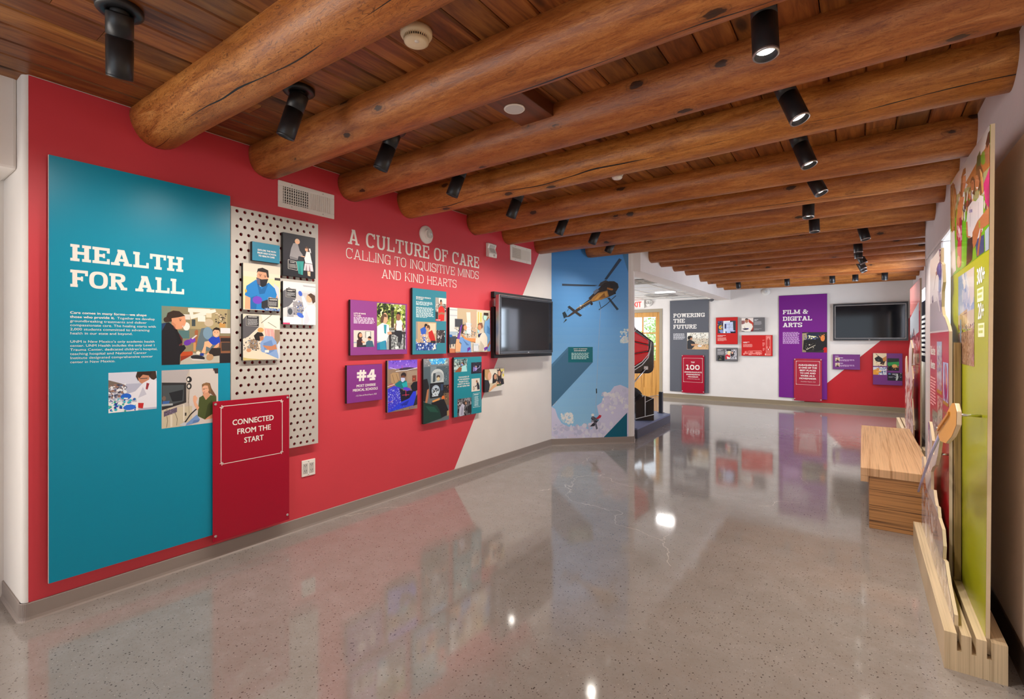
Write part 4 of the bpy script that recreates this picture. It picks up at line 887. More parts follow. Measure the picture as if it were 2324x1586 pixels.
o = panel(LW, 3.630, 4.287, 1.287, 1.743, .010, .034, ink('b0a08c'), 'photo panel of masked clinicians treating a patient, beside the television', G2)
picture(o, LW, 3.630, 4.287, 1.287, 1.743, n, '''r c8bca8 0 0 1500 1600;r bda888 360 120 940 600;p d4d2d0 155 100 365 120 360 820 155 830;r a9aeb4 155 160 365 190;r b0b4ba 155 330 360 360;r c0a488 640 180 940 1000;p ddd6c8 620 220 740 210 760 1000 690 1000 650 600;r f0e2b8 935 180 960 1000;r e0b25c 965 180 1000 560;r d9c9a4 1000 180 1110 600;r eaba4a 1040 200 1080 500;r 55555a 295 440 515 690;r 404046 310 455 500 670;r 3c3c42 405 690 430 790;r 9cb0bf 150 830 440 940;p 3a4450 130 980 400 960 400 1000 350 1200 130 1220;e 1f5fa8 180 960 50 40;r 3b3a40 160 1020 190 1320;r 3b3a40 240 1020 265 1280;p c0724c 130 1330 320 1360 320 1480 130 1480;n 60 22 300 700 900 1000 d8d4c8 6a6868 b0a898 3a3a3e e8e4da;n 24 20 560 520 760 900 eceae2 9ab0b8
p e8e6e0 600 540 740 560 750 900 620 880;l 8a8f90 5 620 600 740 610;l 8a8f90 5 620 680 740 690;l 8a8f90 5 620 760 740 770;l 8a8f90 5 620 840 740 850
p 3c2a24 470 680 520 600 600 610 620 660 540 680 530 860 470 900;e d49066 580 700 50 80;e d8b49c 560 850 40 40;p a9c4bc 560 830 630 790 620 900 580 900
p 6c96cc 420 1010 480 990 620 1080 740 1140 760 1480 430 1480 470 1200 410 1130;p 4a74ac 500 1050 700 1250 620 1250;p d8a478 330 1050 420 1040 410 1170 460 1220 440 1440 300 1440 310 1200;p 6a3a9e 350 1000 400 880 450 640 490 610 470 760 440 900 420 1060 350 1050
p d88c52 450 890 620 1020 890 1030 890 1160 700 1120 560 1060;p d9cfc0 890 1030 1000 1000 1060 1180 1000 1260 880 1180;p d6cdbd 1000 980 1080 850 1200 850 1250 1000 1260 1280 1150 1450 980 1450 1010 1200;p b9ae9c 1040 1100 1160 1280 1100 1450 1000 1450;p 7a5038 960 580 1000 530 1090 520 1120 640 1090 720 1050 640 970 620;e c88a64 1010 680 55 90;p 9cc8d8 950 740 1000 770 990 860 950 850;p 262a50 970 900 1090 850 1040 920 1010 1000 970 960
p 6c9cc8 1180 480 1230 440 1340 360 1360 1450 1260 1440 1260 1000 1170 830 1150 700;p 4a7cb0 1250 600 1340 700 1340 900 1240 850;p 8a5c40 1230 430 1290 300 1310 340 1250 440;e a8d0c8 1185 350 55 100;r 3a2c24 1150 190 1290 280;p 6a3a9e 1140 1340 1250 1290 1280 1340 1170 1440;p a8704c 1250 1280 1340 1080 1350 1200 1280 1330;p 63309a 640 1340 710 1300 740 1360 640 1460;r cdd0d4 820 1180 980 1440;r b0c0c8 830 1220 960 1260''', (150, 110, 1355, 1470), step=.00003)
o = panel(LW, 2.428, 2.785, .901, 1.208, .010, .034, ink('7c2f80'), 'purple panel reading #4 MOST DIVERSE MEDICAL SCHOOLS, left end of the lower row', G2)
f = lambda x: 2.428+.357*(x-42)/390; g = lambda y: 1.208-.307*(y-930)/432
slab(o, LW, f(148), f(352), g(1118), g(990), n, '#4', (.9, .26, .2), gap=.16)
sans(o, LW, f(142), g(1186), n, 'MOST DIVERSE', .0215, .025, f(352)-f(142)); sans(o, LW, f(104), g(1233), n, 'MEDICAL SCHOOLS', .0215, .025, f(376)-f(104)); sans(o, LW, f(132), g(1292), n, '- U.S. News & World Report, 2023', .0125, .004, f(366)-f(132), name='source_text')
o = panel(LW, 2.840, 3.194, .780, 1.233, .010, .034, BLK, 'photo panel of a surgeon under purple light, second in the lower row', G2)
picture(o, LW, 2.840, 3.194, .780, 1.233, n, '''r 8a7462 0 0 700 1200;g 6a48c8 8a60d0 100 90 650 260 6;n 20 18 100 90 640 240 7a58e0 5a3cb0 b090f0;e 40304a 440 275 150 32;l e8e0f8 12 230 310 440 300 640 265;l e0d8f8 8 120 230 240 270;p a88a64 135 360 180 330 280 340 300 480 200 560 150 520;l 5a4632 6 170 370 210 540;l 5a4632 6 240 360 280 500;r 9a8672 440 320 640 560;r 7a4030 540 415 622 540;r c0503a 560 470 590 500
p 0f6f78 215 560 300 500 430 510 455 640 330 660 240 620;p 18a0a8 340 560 440 530 450 630 370 640;e 2c2020 375 395 50 55;e 6a4030 365 440 44 40;p b8c0e8 325 440 400 450 400 500 360 535 330 510;e a06058 150 570 50 30;l e0c8c8 10 65 600 210 560
p 3a38c8 85 640 200 590 320 640 340 900 250 1000 90 1080;n 130 11 95 640 330 1040 8c90f0 b0b8ff 2c2ab0 4a50e0;p 1a1828 300 650 360 680 370 840 480 900 330 920;p 18161e 510 620 560 550 640 540 640 720 560 760 530 700;p 14122a 360 700 560 720 540 840 400 900 350 860;p 5a3cc8 350 660 400 630 480 660 520 700 440 720;p 2a3ad0 90 1080 330 920 480 870 560 740 615 740 610 940 560 1020 280 1060 90 1095;p 1c2a9c 300 980 480 900 430 1010;n 20 10 100 1000 600 1080 4a60f0 1a28a0;p 26262a 615 840 640 800 640 1015 560 1030;l e04060 8 345 790 480 795;l e04060 7 415 700 420 820;l c04070 6 80 910 180 880;l e05070 5 345 200 350 260''', (80, 95, 642, 1095))
o = panel(LW, 3.272, 3.623, .620, 1.236, .010, .034, BLK, 'tall photo panel of a person watching a brain scan, middle of the lower row', G2)
picture(o, LW, 3.272, 3.623, .620, 1.236, n, '''r 5a6468 0 0 1300 1400;g 8a8c90 5e6e74 760 70 1240 280 6;p 3aa0e0 860 90 1200 70 1140 180 910 190;n 12 20 880 90 1180 180 a8e0ff 60c0f0;n 20 9 780 80 1230 210 f0e8d8 c8c8c8;r 4c5c64 770 230 1240 600;r 708088 890 230 1000 560;e b9c0c0 1020 400 118 125;r aeb6b6 905 400 1138 540;e 98a0a4 1035 425 90 95;e 4a4038 1035 430 36 34;e c8b48a 1035 470 28 36;p 3a464c 940 360 985 350 980 520 930 530;n 20 10 1140 250 1240 540 34444c 8a9aa0
r 15151a 880 545 1135 830;r 22262e 900 570 1120 810;e 9fb0c0 985 690 76 105;e 2a3038 985 690 58 84;e b8c4d0 985 650 46 40;e 3c444e 990 660 28 22;p c0ccd6 960 720 1040 700 1030 800 920 800 930 740;n 24 9 920 680 1050 800 20262e d0dae2;r 30405c 1080 580 1125 700
r 1e1c20 1135 600 1240 760;r 6a5844 1135 760 1240 1000;n 20 10 1140 620 1240 900 2a2422 8a6a48 c08850;p 1a1a1e 760 460 830 450 865 600 850 780 800 880 760 860;p a8704e 830 660 860 640 850 800 830 900 790 920;p d09050 920 880 1060 840 1060 890 930 910;e d07030 1125 850 30 45;p 17171b 900 920 1060 880 1140 870 1230 1110 1200 1200 1080 1240;p 13342c 760 880 850 920 1000 980 1060 1080 1095 1240 760 1300;p 1c4a3c 800 960 960 1000 1040 1120 880 1080;p a08058 1200 1120 1240 1100 1240 1210 1200 1220''', (765, 75, 1240, 1295))
o = panel(LW, 3.695, 4.140, .630, 1.239, .010, .034, ink('12808f'), 'blue-green THOUSANDS OF ACTIVE RESEARCH PROJECTS panel with four photos', G2)
f = lambda x: 3.695+.445*(x-1328)/524; g = lambda y: 1.239-.609*(y-50)/1110
picture(o, LW, 3.695, 4.140, .630, 1.239, n-.0003, 'p 0a6478 1328 560 1420 430 1620 600 1328 1090', (1328, 50, 1852, 1160), name='printed_shadow')
W2 = (1328, 50, 1852, 1160)
for k, (tx, a, c_) in enumerate((('THOUSANDS OF', 1412, 1605), ('ACTIVE RESEARCH', 1395, 1612), ('PROJECTS IN A', 1418, 1592), ('VARIETY OF FIELDS', 1393, 1615), ('AT ANY GIVEN TIME', 1390, 1615))): sans(o, LW, f(a), g(438+43*k), n, tx, .0145, .03, f(c_)-f(a))
picture(o, LW, f(1328), f(1570), g(325), g(80), n, '''r 6a8a8c 0 0 100 100;r b0c4c0 0 30 60 80;n 50 8 0 0 100 60 2a3a3c c8d8d0 8a9a90 1c2426;p 8a4a24 10 95 40 62 60 70 50 100 12 100;e c08060 66 38 9 13;p 2a211e 60 28 70 20 80 40 74 48;e 7a9ae0 60 46 7 7;p 9ad0d0 60 60 90 48 100 100 56 100''')
picture(o, LW, f(1645), f(1850), g(380), g(160), n, '''r 1a1826 0 0 100 100;n 40 6 0 0 100 90 2c2a40 3c3858 15131e;p 8a78c0 20 80 20 45 34 34 30 80;p a090d0 34 50 50 40 56 66 38 80;e c8a090 46 38 6 8;l b8b0e0 4 50 60 80 48 84 30''')
picture(o, LW, f(1652), f(1815), g(725), g(475), n, '''r d2cabe 0 0 100 100;p 22202a 60 40 80 30 96 60 98 88 70 90 66 60;e b0805c 62 24 9 12;p 7a5434 56 20 68 12 76 30 70 36;p 2a2830 40 60 64 52 62 62 42 66;n 14 6 20 60 40 90 6a5a50 a8987c''')
picture(o, LW, f(1390), f(1652), g(1160), g(830), n, '''r 5c5a5e 0 0 100 100;n 60 8 0 0 100 100 2a282c 8a888c 1c1a1e b0aeb0;p b4b4c4 10 90 15 50 34 28 50 40 44 70 46 95 20 100;p 9494a8 30 40 40 60 34 98 24 90;e 4a3428 56 24 8 10;e b08468 60 30 6 8;p 1c1a1e 70 50 100 40 100 90 72 90''')
picture(o, LW, f(1680), f(1825), g(1040), g(760), n, '''l cfe0e0 2 2 2 98 2 98 98 2 98 2 2;t e0ecec 14 8 86 18 1;t b8d4d8 20 22 80 94 11''', name='caption_box')
o = panel(LW, 4.194, 4.551, .842, 1.094, .010, .034, BLK, 'small photo panel of three women at a table, right end of the lower row', G2)
picture(o, LW, 4.194, 4.551, .842, 1.094, n, '''r c8bca0 0 0 100 100;r d8d0c0 20 0 60 40;n 20 7 60 0 100 40 8a7a60 e0d8c0 5a4a70 d0c050;r ded8d0 22 40 40 62;p b89060 0 0 22 0 30 20 26 48 12 50 0 30;e d8a488 24 30 9 18;p 2a2830 0 45 18 48 26 70 20 100 0 100;p 1e1818 40 30 50 18 60 24 62 60 38 66;e c08a6c 53 36 7 12;p 3a2a20 66 8 76 2 86 16 86 50 64 50;e d0a080 74 22 7 12;p 1c1a22 58 55 74 42 96 48 100 74 70 76;p d0a078 18 96 40 74 70 62 72 72 40 88 24 100;n 10 4 55 56 80 76 e0c0a0 a87858;p d0ccc8 25 100 50 84 100 72 100 100;r 4a5a34 60 70 85 78''')
# --- black television on its mount
def tv(fr, u0, u1, z0, z1, n0, n1, label, bez=.032):
    t = thing('television', label, 'television', fr.p((u0+u1)/2, z0, n0))
    b = MB(); fr.box(b, u0, u1, z0, z1, n0, n1); b.build('casing', M_SILVER, t, bevel=.008)
    b = MB(); e = .006
    for a in ((u0+e, u1-e, z0+e, z0+bez+.008), (u0+e, u1-e, z1-bez, z1-e), (u0+e, u0+bez, z0+bez, z1-bez), (u1-bez, u1-e, z0+bez, z1-bez)): fr.box(b, *a, n1-.002, n1+.006)
    b.build('bezel', M_BEZEL, t, bevel=.003)
    b = MB(); fr.box(b, u0+bez-.004, u1-bez+.004, z0+bez, z1-bez+.004, n1-.002, n1+.001); b.build('screen', M_SCREEN, t)
    b = MB(); fr.box(b, (u0+u1)/2-.012, (u0+u1)/2+.012, z0+.012, z0+.022, n1+.0055, n1+.0068); b.build('sensor_window', M_SILVER, t)
    return t
tv(LW, 4.321, 5.465, 1.255, 1.923, .085, .140, 'black flat television on the red and white left wall beside the mural')
t = thing('television_mount', 'black recessed mounting box behind the left wall television', 'mount', LW.p(4.95, 1.21, 0))
b = MB(); LW.box(b, 4.345, 5.60, 1.895, 1.962, 0, .05); b.build('top_rail', M_BLACKM, t, bevel=.003)
b = MB(); LW.box(b, 4.345, 5.60, 1.215, 1.275, 0, .05); b.build('bottom_rail', M_BLACKM, t, bevel=.003)
b = MB(); LW.box(b, 4.345, 4.42, 1.275, 1.79, 0, .045); b.build('side_rail', M_BLACKM, t, bevel=.003)
b = MB(); LW.box(b, 4.42, 5.5, 1.275, 1.895, 0, .006); b.build('back_plate', M_BLACKM, t)
b = MB(); LW.box(b, 4.37, 4.41, 1.80, 1.885, .005, .03); LW.box(b, 4.38, 4.40, 1.78, 1.90, .03, .042); b.build('steel_bracket', M_CHROME, t)
b = MB(); LW.box(b, 4.7, 5.1, 1.45, 1.75, .006, .085); b.build('arm', M_BLACKM, t)
# --- helicopter mural pasted on the angled wall
mu = MB(); mu.poly([MW.p(u, z, .0008) for u, z in ((0, .092), (1.085, .092), (1.085, 2.735), (0, 2.735))]); mo = mu.build('helicopter_mural', ink('6fa0cf'), None, MW.p(.54, .092, .0008), recalc=False)
tag(mo, 'tall blue sky mural with a rescue helicopter on the angled wall', 'mural')
picture(mo, MW, 0, 1.085, .092, 2.735, .001, '''g 3c7cbe 5c98da 100 -40 720 500 14;g 5c98da 86b4ec 100 500 720 1490 16;p 3f6f9a 640 -40 720 -40 720 200
p c9cfe0 650 720 690 690 712 700 712 745 670 750;n 20 14 650 640 712 745 b0c8e4 d8dceb c0d2e8
p b9b8cf 102 1240 130 1260 150 1320 180 1370 230 1400 300 1400 340 1395 400 1430 470 1400 480 1330 460 1240 500 1215 530 1160 570 1130 600 1090 650 1078 690 1095 720 1110 720 1500 102 1500;n 90 26 110 1380 700 1490 b2b2c8 c2c2d8 aaacc4 bcb8cc;n 40 24 500 1120 710 1300 c2c3d6 b2b3ca cacadc;n 50 16 180 1290 270 1370 c8cfe4 dde0ec 9fbfe2;n 14 14 102 1160 140 1230 8f9fb8 a8b4c8
p 3d6684 102 912 230 780 427 898 102 1240;p 456f90 102 912 230 780 240 790 102 940;r 07606c 232 778 427 898;p 05566c 515 1490 705 1300 705 1490
t e8f0f0 278 804 384 815 1;t a8cccc 258 824 402 876 6
p 27364a 184 285 184 301 330 302 440 300 470 292 440 290;p 2c3c52 520 245 640 75 662 86 540 248;p 1e2a3c 545 392 562 388 637 478 622 488
p 3c3a40 470 300 490 270 530 250 560 262 545 280 500 300;p 2a2222 392 395 440 350 480 312 520 272 560 258 600 258 630 276 637 305 615 340 600 362 545 388 470 412 430 424
p 5f6a80 430 345 460 320 480 330 440 366;p 9d7038 400 424 430 385 470 352 545 332 556 378 500 405;p b9893f 440 410 480 360 540 340 545 372;p 7a5020 470 400 520 350 530 385;p 1a171a 560 270 625 280 630 310 575 320;p 3c3432 214 546 400 402 428 424 240 542;l b08a4a 5 300 478 410 412;n 9 4 320 440 400 490 d8d0c0;p 2c3036 226 466 242 455 288 490 270 502;p 34302e 284 511 300 500 342 530 326 540
p 22343f 186 512 206 500 226 536 200 556;p 2a3238 192 592 214 558 224 566;l 2c3440 3 225 500 240 470;l 1c1c22 5 475 486 540 440 614 372;l 1c1c22 4 480 420 492 470;l 1c1c22 4 560 390 576 410;e 20202a 418 438 10 12;e 15151a 604 352 10 9
l 9fa4b4 2 492 470 480 640 466 900 458 1120 448 1310;p 22242c 452 1105 460 1105 462 1140 454 1145
p 4a4c58 412 1340 425 1318 445 1330 470 1345 440 1375;e d8d8dc 427 1312 12 11;p 2a2a34 404 1402 425 1380 480 1345 440 1400;p b02838 455 1340 480 1312 498 1318 490 1335 470 1345;p 5a5c6c 440 1370 455 1370 468 1420 455 1428;n 10 7 415 1330 460 1370 8a8c98 2c2c36''', (102, -35, 716, 1490), name='printed_picture', gain=1.45)
sans(mo, MW, .775, 2.118, .0036, 'SHERIFF', .026, .03, .085, col=ink('d88a30'), name='lettering', rot=-.25)
sans(mo, MW, .305, 1.295, .0036, 'READY TO RESPOND', .0125, .03, .19, name='lettering')
# ------------------------------------------------------------------ far wall displays
G4 = 'panels and signs on the far wall'
SLATE = ink('56585f'); FPURP = ink('6a1478'); FRED = ink('b81f1c'); FGREY = ink('625f60'); FPUR2 = ink('6a2f72')
FS = .00002
o = panel(FW, -3.902, -2.978, .172, 2.414, .012, .026, SLATE, 'tall slate grey POWERING THE FUTURE panel on the far wall', G4); n = .0266; f = n+.0004
slab(o, FW, -3.815, -3.069, 1.993, 2.090, f, 'POWERING', (1.0, .25, .17)); slab(o, FW, -3.815, -3.535, 1.862, 1.958, f, 'THE', (1.0, .25, .17)); slab(o, FW, -3.815, -3.258, 1.715, 1.815, f, 'FUTURE', (1.0, .25, .17))
picture(o, FW, -3.815, -3.514, 1.443, 1.600, f, 't c4c4c6 0 0 100 100 7', name='body_text', step=FS)
picture(o, FW, -3.482, -2.98, 1.211, 1.616, f, '''r c4b8a4 610 630 840 810;r e2dcd0 610 630 840 690;n 90 7 640 635 840 740 6a5f52 e8e2d6 3a342e a8987c 7f8a84 c8bca0;r b8946a 610 755 840 812;p caa57a 660 740 840 770 840 812 700 812;e d9d9dc 745 770 22 12;n 20 6 700 740 835 800 3a3a3c e0dcd4 6a7a50;p 2b2c31 612 720 640 700 690 730 700 760 660 806 612 806;e a87858 650 688 18 20;p 1f1a18 615 680 625 665 655 664 670 680 650 684 640 700 622 705;p b88864 650 750 725 752 728 765 660 770''', (610, 630, 836, 808), step=FS)
def facr(u0, u1, z0, z1, fu, fz, label): return acrylic(FW, u0, u1, z0, z1, .05, fu, fz, label, G4, .52, .012, .0275)
o = facr(-3.605, -3.072, .153, 1.072, (-3.563, -3.112), (.415, 1.000), 'red acrylic sign reading TOP 100 UNDERGRADUATE ENGINEERING PROGRAM'); f = .0512
sans(o, FW, -3.383, .880, f, 'TOP', .036, .02, .088); slab(o, FW, -3.497, -3.180, .718, .835, f, '100', (.9, .2, .2), gap=.16)
for k, (tx, a, c_) in enumerate((('UNDERGRADUATE', -3.543, -3.133), ('ENGINEERING', -3.494, -3.176), ('PROGRAM', -3.452, -3.222))): sans(o, FW, a, .642-.0555*k, f, tx, .032, .025, c_-a)
sans(o, FW, -3.485, .488, f, '- U.S. News & World Report, 2023', .017, .004, .305, name='source_text')
def wz(u0, u1, z0, z1, X0, Y0, X1, Y1): return (lambda x: u0+(u1-u0)*(x-X0)/(X1-X0)), (lambda y: z1-(z1-z0)*(y-Y0)/(Y1-Y0))
G5 = 'small engineering panels on the far wall'; n = .0476; fk = n+.0004
o = panel(FW, -2.809, -2.336, 1.338, 1.966, .02, .047, FRED, 'upright red panel with a computer screen photo, right of the slate grey panel', G5); X, Zz = wz(-2.809, -2.336, 1.338, 1.966, 218, 130, 860, 938)
picture(o, FW, X(272), X(805), Zz(608), Zz(235), fk, '''r 3a3a44 0 0 1000 700;r 2b3558 272 235 440 300;n 20 14 272 240 440 350 b03038 e8e0e8 3a50a8 202030;e d8a020 365 430 62 60;e 3a4a6a 390 430 34 32;e 9ab0d0 390 430 20 18;p 8090c0 310 510 420 500 440 600 360 600;p d8dcf0 440 240 640 235 640 600 440 605;p b8c4e0 475 290 725 270 735 520 470 520;r 3a3c6a 478 330 528 470;l 4a5060 6 610 300 610 510;l 4a5060 6 530 350 650 345;l 6a7490 6 640 430 700 330;l 6a7490 5 540 440 720 435;r 3a3a40 735 240 805 520;p a8b4d8 480 530 740 520 800 540 740 560 480 550;r 1c1e2a 640 560 805 608;r 20243a 505 555 540 600;p a0b4e8 540 560 640 556 660 600 540 600''', (272, 235, 805, 608), step=FS)
picture(o, FW, X(268), X(545), Zz(715), Zz(672), fk, 't f0e0da 0 0 100 100 2', name='caption_text', step=FS); picture(o, FW, X(268), X(555), Zz(848), Zz(738), fk, 't e0a89c 0 0 100 100 6', name='caption_text', step=FS)
o = panel(FW, -2.252, -1.778, 1.630, 1.941, .02, .047, FGREY, 'grey panel with a photo of a man in white, above the red truck panel', G5); X, Zz = wz(-2.252, -1.778, 1.630, 1.941, 980, 140, 1662, 552)
picture(o, FW, X(980), X(1332), Zz(552), Zz(145), fk, '''r d8ccc4 0 0 2000 700;r 8a5a58 980 220 1080 330;p b03a28 1190 170 1332 290 1332 552 1250 552 1280 350 1190 260;r 6a2a28 1250 500 1332 552;p e2d8cc 990 400 1040 320 1130 290 1190 280 1290 330 1320 410 1290 480 1240 552 1070 552 1030 480;p cdbfb0 1050 380 1100 440 1060 480;e a86a4c 1132 235 46 60;e 2a1c18 1116 225 6 4;e 2a1c18 1150 225 6 4;p f0e6dc 1112 258 1134 268 1156 256 1134 274;p 2a1f1e 1085 200 1095 165 1135 152 1178 170 1182 205 1130 185;p 3a3040 1000 470 1100 450 1190 455 1190 490 1080 510;p 4a3a90 1130 455 1190 450 1185 480;r e4d8cc 1070 505 1240 552;p 4a3c34 980 530 1080 540 1060 552 980 552''', (980, 145, 1332, 552), step=FS)
picture(o, FW, X(1362), X(1492), Zz(238), Zz(196), fk, 't f0ece6 0 0 100 100 2', name='caption_text', step=FS); picture(o, FW, X(1362), X(1590), Zz(362), Zz(250), fk, 't a8a4a4 0 0 100 100 7', name='caption_text', step=FS); picture(o, FW, X(1362), X(1602), Zz(505), Zz(472), fk, 't a8a4a4 0 0 100 100 2', name='caption_text', step=FS)
o = panel(FW, -2.252, -1.620, 1.076, 1.545, .02, .047, FRED, 'wide red panel with a pale truck diagram, left of the tall purple panel', G5); X, Zz = wz(-2.252, -1.620, 1.076, 1.545, 985, 668, 1900, 1285)
picture(o, FW, -2.252, -1.620, 1.076, 1.545, fk, '''r d88078 1710 690 1850 1262;r c04038 1722 715 1838 1240;r d88078 1730 740 1760 1060;r d88078 1800 740 1830 1060;r b01c18 1768 790 1800 1060;r e09890 1735 730 1830 750;r a83028 1740 800 1758 1000;r a83028 1805 800 1825 1000;r c86058 1725 1120 1842 1240;l a83028 5 1740 1150 1830 1150;l a83028 5 1740 1180 1830 1180;p f4e4d8 1765 1070 1790 1070 1785 1110 1770 1110;t e09088 1610 810 1680 840 2;t e09088 1610 890 1680 1005 4;t e09088 1620 1050 1680 1140 4;e f0d8cc 1696 1235 12 28
p d87870 1195 1130 1580 1120 1595 1190 1590 1240 1195 1240;p b8241f 1210 1145 1570 1140 1580 1200 1210 1205;p d87870 1230 1160 1330 1155 1320 1200 1230 1200;p d87870 1400 1160 1560 1160 1560 1200 1400 1200;n 20 8 1220 1150 1570 1205 8a1a18 e8a098;p d87870 1080 1150 1170 1140 1180 1230 1035 1235 1040 1205 1080 1190;r 9a1a18 1135 1150 1165 1185;e e09890 1060 1240 22 16;e e09890 1220 1245 20 15;e e09890 1265 1245 20 15;e e09890 1460 1240 20 15;e e09890 1520 1240 20 15''', (985, 668, 1900, 1285), name='printed_diagram', step=FS)
picture(o, FW, X(1036), X(1250), Zz(912), Zz(868), fk, 't f4e0da 0 0 100 100 2', name='caption_text', step=FS); picture(o, FW, X(1036), X(1340), Zz(1030), Zz(935), fk, 't e0a098 0 0 100 100 5', name='caption_text', step=FS)
o = panel(FW, -2.809, -2.336, .942, 1.255, .02, .047, FGREY, 'grey panel with a photo of two students, below the upright red panel', G5); X, Zz = wz(-2.809, -2.336, .942, 1.255, 218, 1048, 860, 1448)
picture(o, FW, X(505), X(830), Zz(1385), Zz(1095), fk, '''r a8a4a8 0 1000 1000 1500;n 60 22 505 1095 830 1385 e8e8ec 4a484c c8c8d0 2a282c;r 2c2a2e 530 1095 680 1140;p c02030 500 1270 560 1240 640 1270 640 1330 540 1385 500 1385;e e0c0a0 605 1215 38 55;p e0d090 560 1190 600 1140 655 1160 660 1230 640 1190 590 1190 570 1250;p e0d8d0 540 1300 640 1340 680 1320 640 1370 560 1385;p 2a2428 660 1200 690 1140 740 1160 760 1260 720 1320 660 1290;e d8a890 705 1195 22 36;n 30 12 700 1280 830 1385 d8d8e0 6a686c f0f0f4''', (505, 1095, 830, 1385), step=FS)
picture(o, FW, X(268), X(475), Zz(1440), Zz(1282), fk, 'r 1c1e22 0 0 100 100;n 24 6 4 10 60 90 4a4438 8a8a80 c0b060 2c343a', step=FS); picture(o, FW, X(265), X(445), Zz(1135), Zz(1098), fk, 't f0ece6 0 0 100 100 2', name='caption_text', step=FS); picture(o, FW, X(265), X(480), Zz(1258), Zz(1150), fk, 't b0acac 0 0 100 100 7', name='caption_text', step=FS)
o = panel(FW, -1.498, -.600, .178, 2.408, .012, .026, FPURP, 'tall purple FILM & DIGITAL ARTS panel on the far wall', G4); f = .0270
slab(o, FW, -1.421, -.948, 1.999, 2.090, f, 'FILM &', (1.0, .25, .17), space=.5); slab(o, FW, -1.421, -.873, 1.853, 1.946, f, 'DIGITAL', (1.0, .25, .17)); slab(o, FW, -1.421, -1.053, 1.716, 1.809, f, 'ARTS', (1.0, .25, .17))
picture(o, FW, -1.421, -1.093, 1.345, 1.604, f, 't c8a0cc 0 0 100 100 12', name='body_text', step=FS)
picture(o, FW, -1.052, -.602, 1.168, 1.600, f, '''r 2a2626 0 0 1000 1000;p 9a8a6a 350 575 420 570 400 640 350 660;p 8a7a5c 350 660 400 640 395 790 350 790;p 20283c 400 575 540 570 560 640 420 660;n 30 10 370 600 540 660 2a3a7a e8dc90 14141c 3a4a90;n 8 12 430 605 500 640 f0e8b0;p 1a1818 370 650 560 640 600 700 420 780 360 760;n 24 8 380 680 560 760 6a6458 c8c0a8 0e0e10;l b8b09c 7 400 760 540 690;p 1c1a1c 520 640 630 600 630 790 480 790;e d07a38 582 630 24 36;n 10 8 540 590 600 620 2a2420 e09050;e b01818 612 765 26 34;p 302c2a 460 790 600 760 590 792''', (352, 562, 630, 792), step=FS)
o = facr(-1.206, -.692, .127, 1.034, (-1.166, -.730), (.474, .980), 'red acrylic MOVIEMAKER sign overlapping the purple FILM panel'); f = .0512
for k, (tx, a, c_) in enumerate((('ALBUQUERQUE', 308, 520), ('IS ONE OF THE', 312, 516), ('BEST PLACES', 322, 505), ('TO LIVE AND', 325, 503), ('WORK AS A', 333, 494), ('MOVIEMAKER', 318, 508))):
    q = lambda x: -1.206+.514*(x-255)/320
    sans(o, FW, q(a), .880-.0575*k, f, tx, .034, .028, q(c_)-q(a))
sans(o, FW, q(328), .534, f, '- MovieMaker Magazine, 2023', .015, .004, q(503)-q(328), name='source_text')
t = tv(FW, -.498, .728, 1.418, 2.180, .03, .095, 'wide black television on the far wall right of the purple panel', .055)
b = MB()
for a in ((-.462, .692, 1.462, 1.470), (-.462, .692, 2.132, 2.140), (-.462, -.454, 1.462, 2.140), (.684, .692, 1.462, 2.140)): FW.box(b, *a, .100, .1025)
b.build('inner_trim', M_SILVER, t)
n = .0476; fk = n+.0004
o = panel(FW, -.500, -.037, .826, 1.136, .02, .047, FPUR2, 'small purple panel with two tiny portraits under the far television', G4); X, Zz = wz(-.5, -.037, .826, 1.136, 695, 812, 1003, 985)
for y in (848, 910): picture(o, FW, X(722), X(775), Zz(y+46), Zz(y), fk, 'r c8b8a0 0 0 100 100;n 20 12 0 0 100 100 5a4a3c e0d8c8 8a7a68;e b08058 55 42 16 22;p 3a2a2a 20 100 40 66 70 66 90 100', step=FS); picture(o, FW, X(780), X(960), Zz(y+46), Zz(y+22), fk, 't c0a0c0 0 0 100 100 3', name='caption_text', step=FS); picture(o, FW, X(778), X(845), Zz(y+12), Zz(y+2), fk, 't f0e8f0 0 0 100 100 1', name='caption_text', step=FS)
picture(o, FW, X(722), X(800), Zz(840), Zz(832), fk, 't f0e8f0 0 0 100 100 1', name='caption_text', step=FS)
o = panel(FW, .173, .638, .540, 1.168, .02, .047, FPUR2, 'purple panel with four film-making photos, right end of the far wall', G4); X, Zz = wz(.173, .638, .540, 1.168, 1143, 802, 1478, 1162)
picture(o, FW, X(1146), X(1300), Zz(948), Zz(802), fk, 'r d4c4a4 0 0 100 100;p 2a2626 10 40 40 20 70 40 90 60 60 70 20 62;e 1a1818 40 52 20 16;e 3a3a40 40 52 9 7;p b87a3c 70 40 100 20 100 60 76 70;p 1e1c1e 60 70 90 60 80 90 50 84;l 2a2626 4 20 5 60 40;n 10 5 20 70 90 98 b87850 8a5a3c', step=FS)
picture(o, FW, X(1146), X(1300), Zz(1048), Zz(960), fk, 'r c8ccd0 0 0 100 100;n 40 9 40 0 100 100 2c3c70 e8ecf0 8a9ab8;p d09030 0 40 20 30 44 50 40 100 0 100;e c88a50 36 30 12 18;p e0a040 20 56 60 44 60 60 30 76', step=FS)
picture(o, FW, X(1310), X(1440), Zz(998), Zz(858), fk, 'r 1e241e 0 0 100 100;p 2f8a48 0 34 100 26 100 62 0 66;n 20 8 0 60 100 100 14161a c88a5c 2a2428;e d0a060 62 62 24 14;p 16161a 10 66 40 60 40 100 5 100;p 26302c 0 0 100 0 100 26 0 34', step=FS)
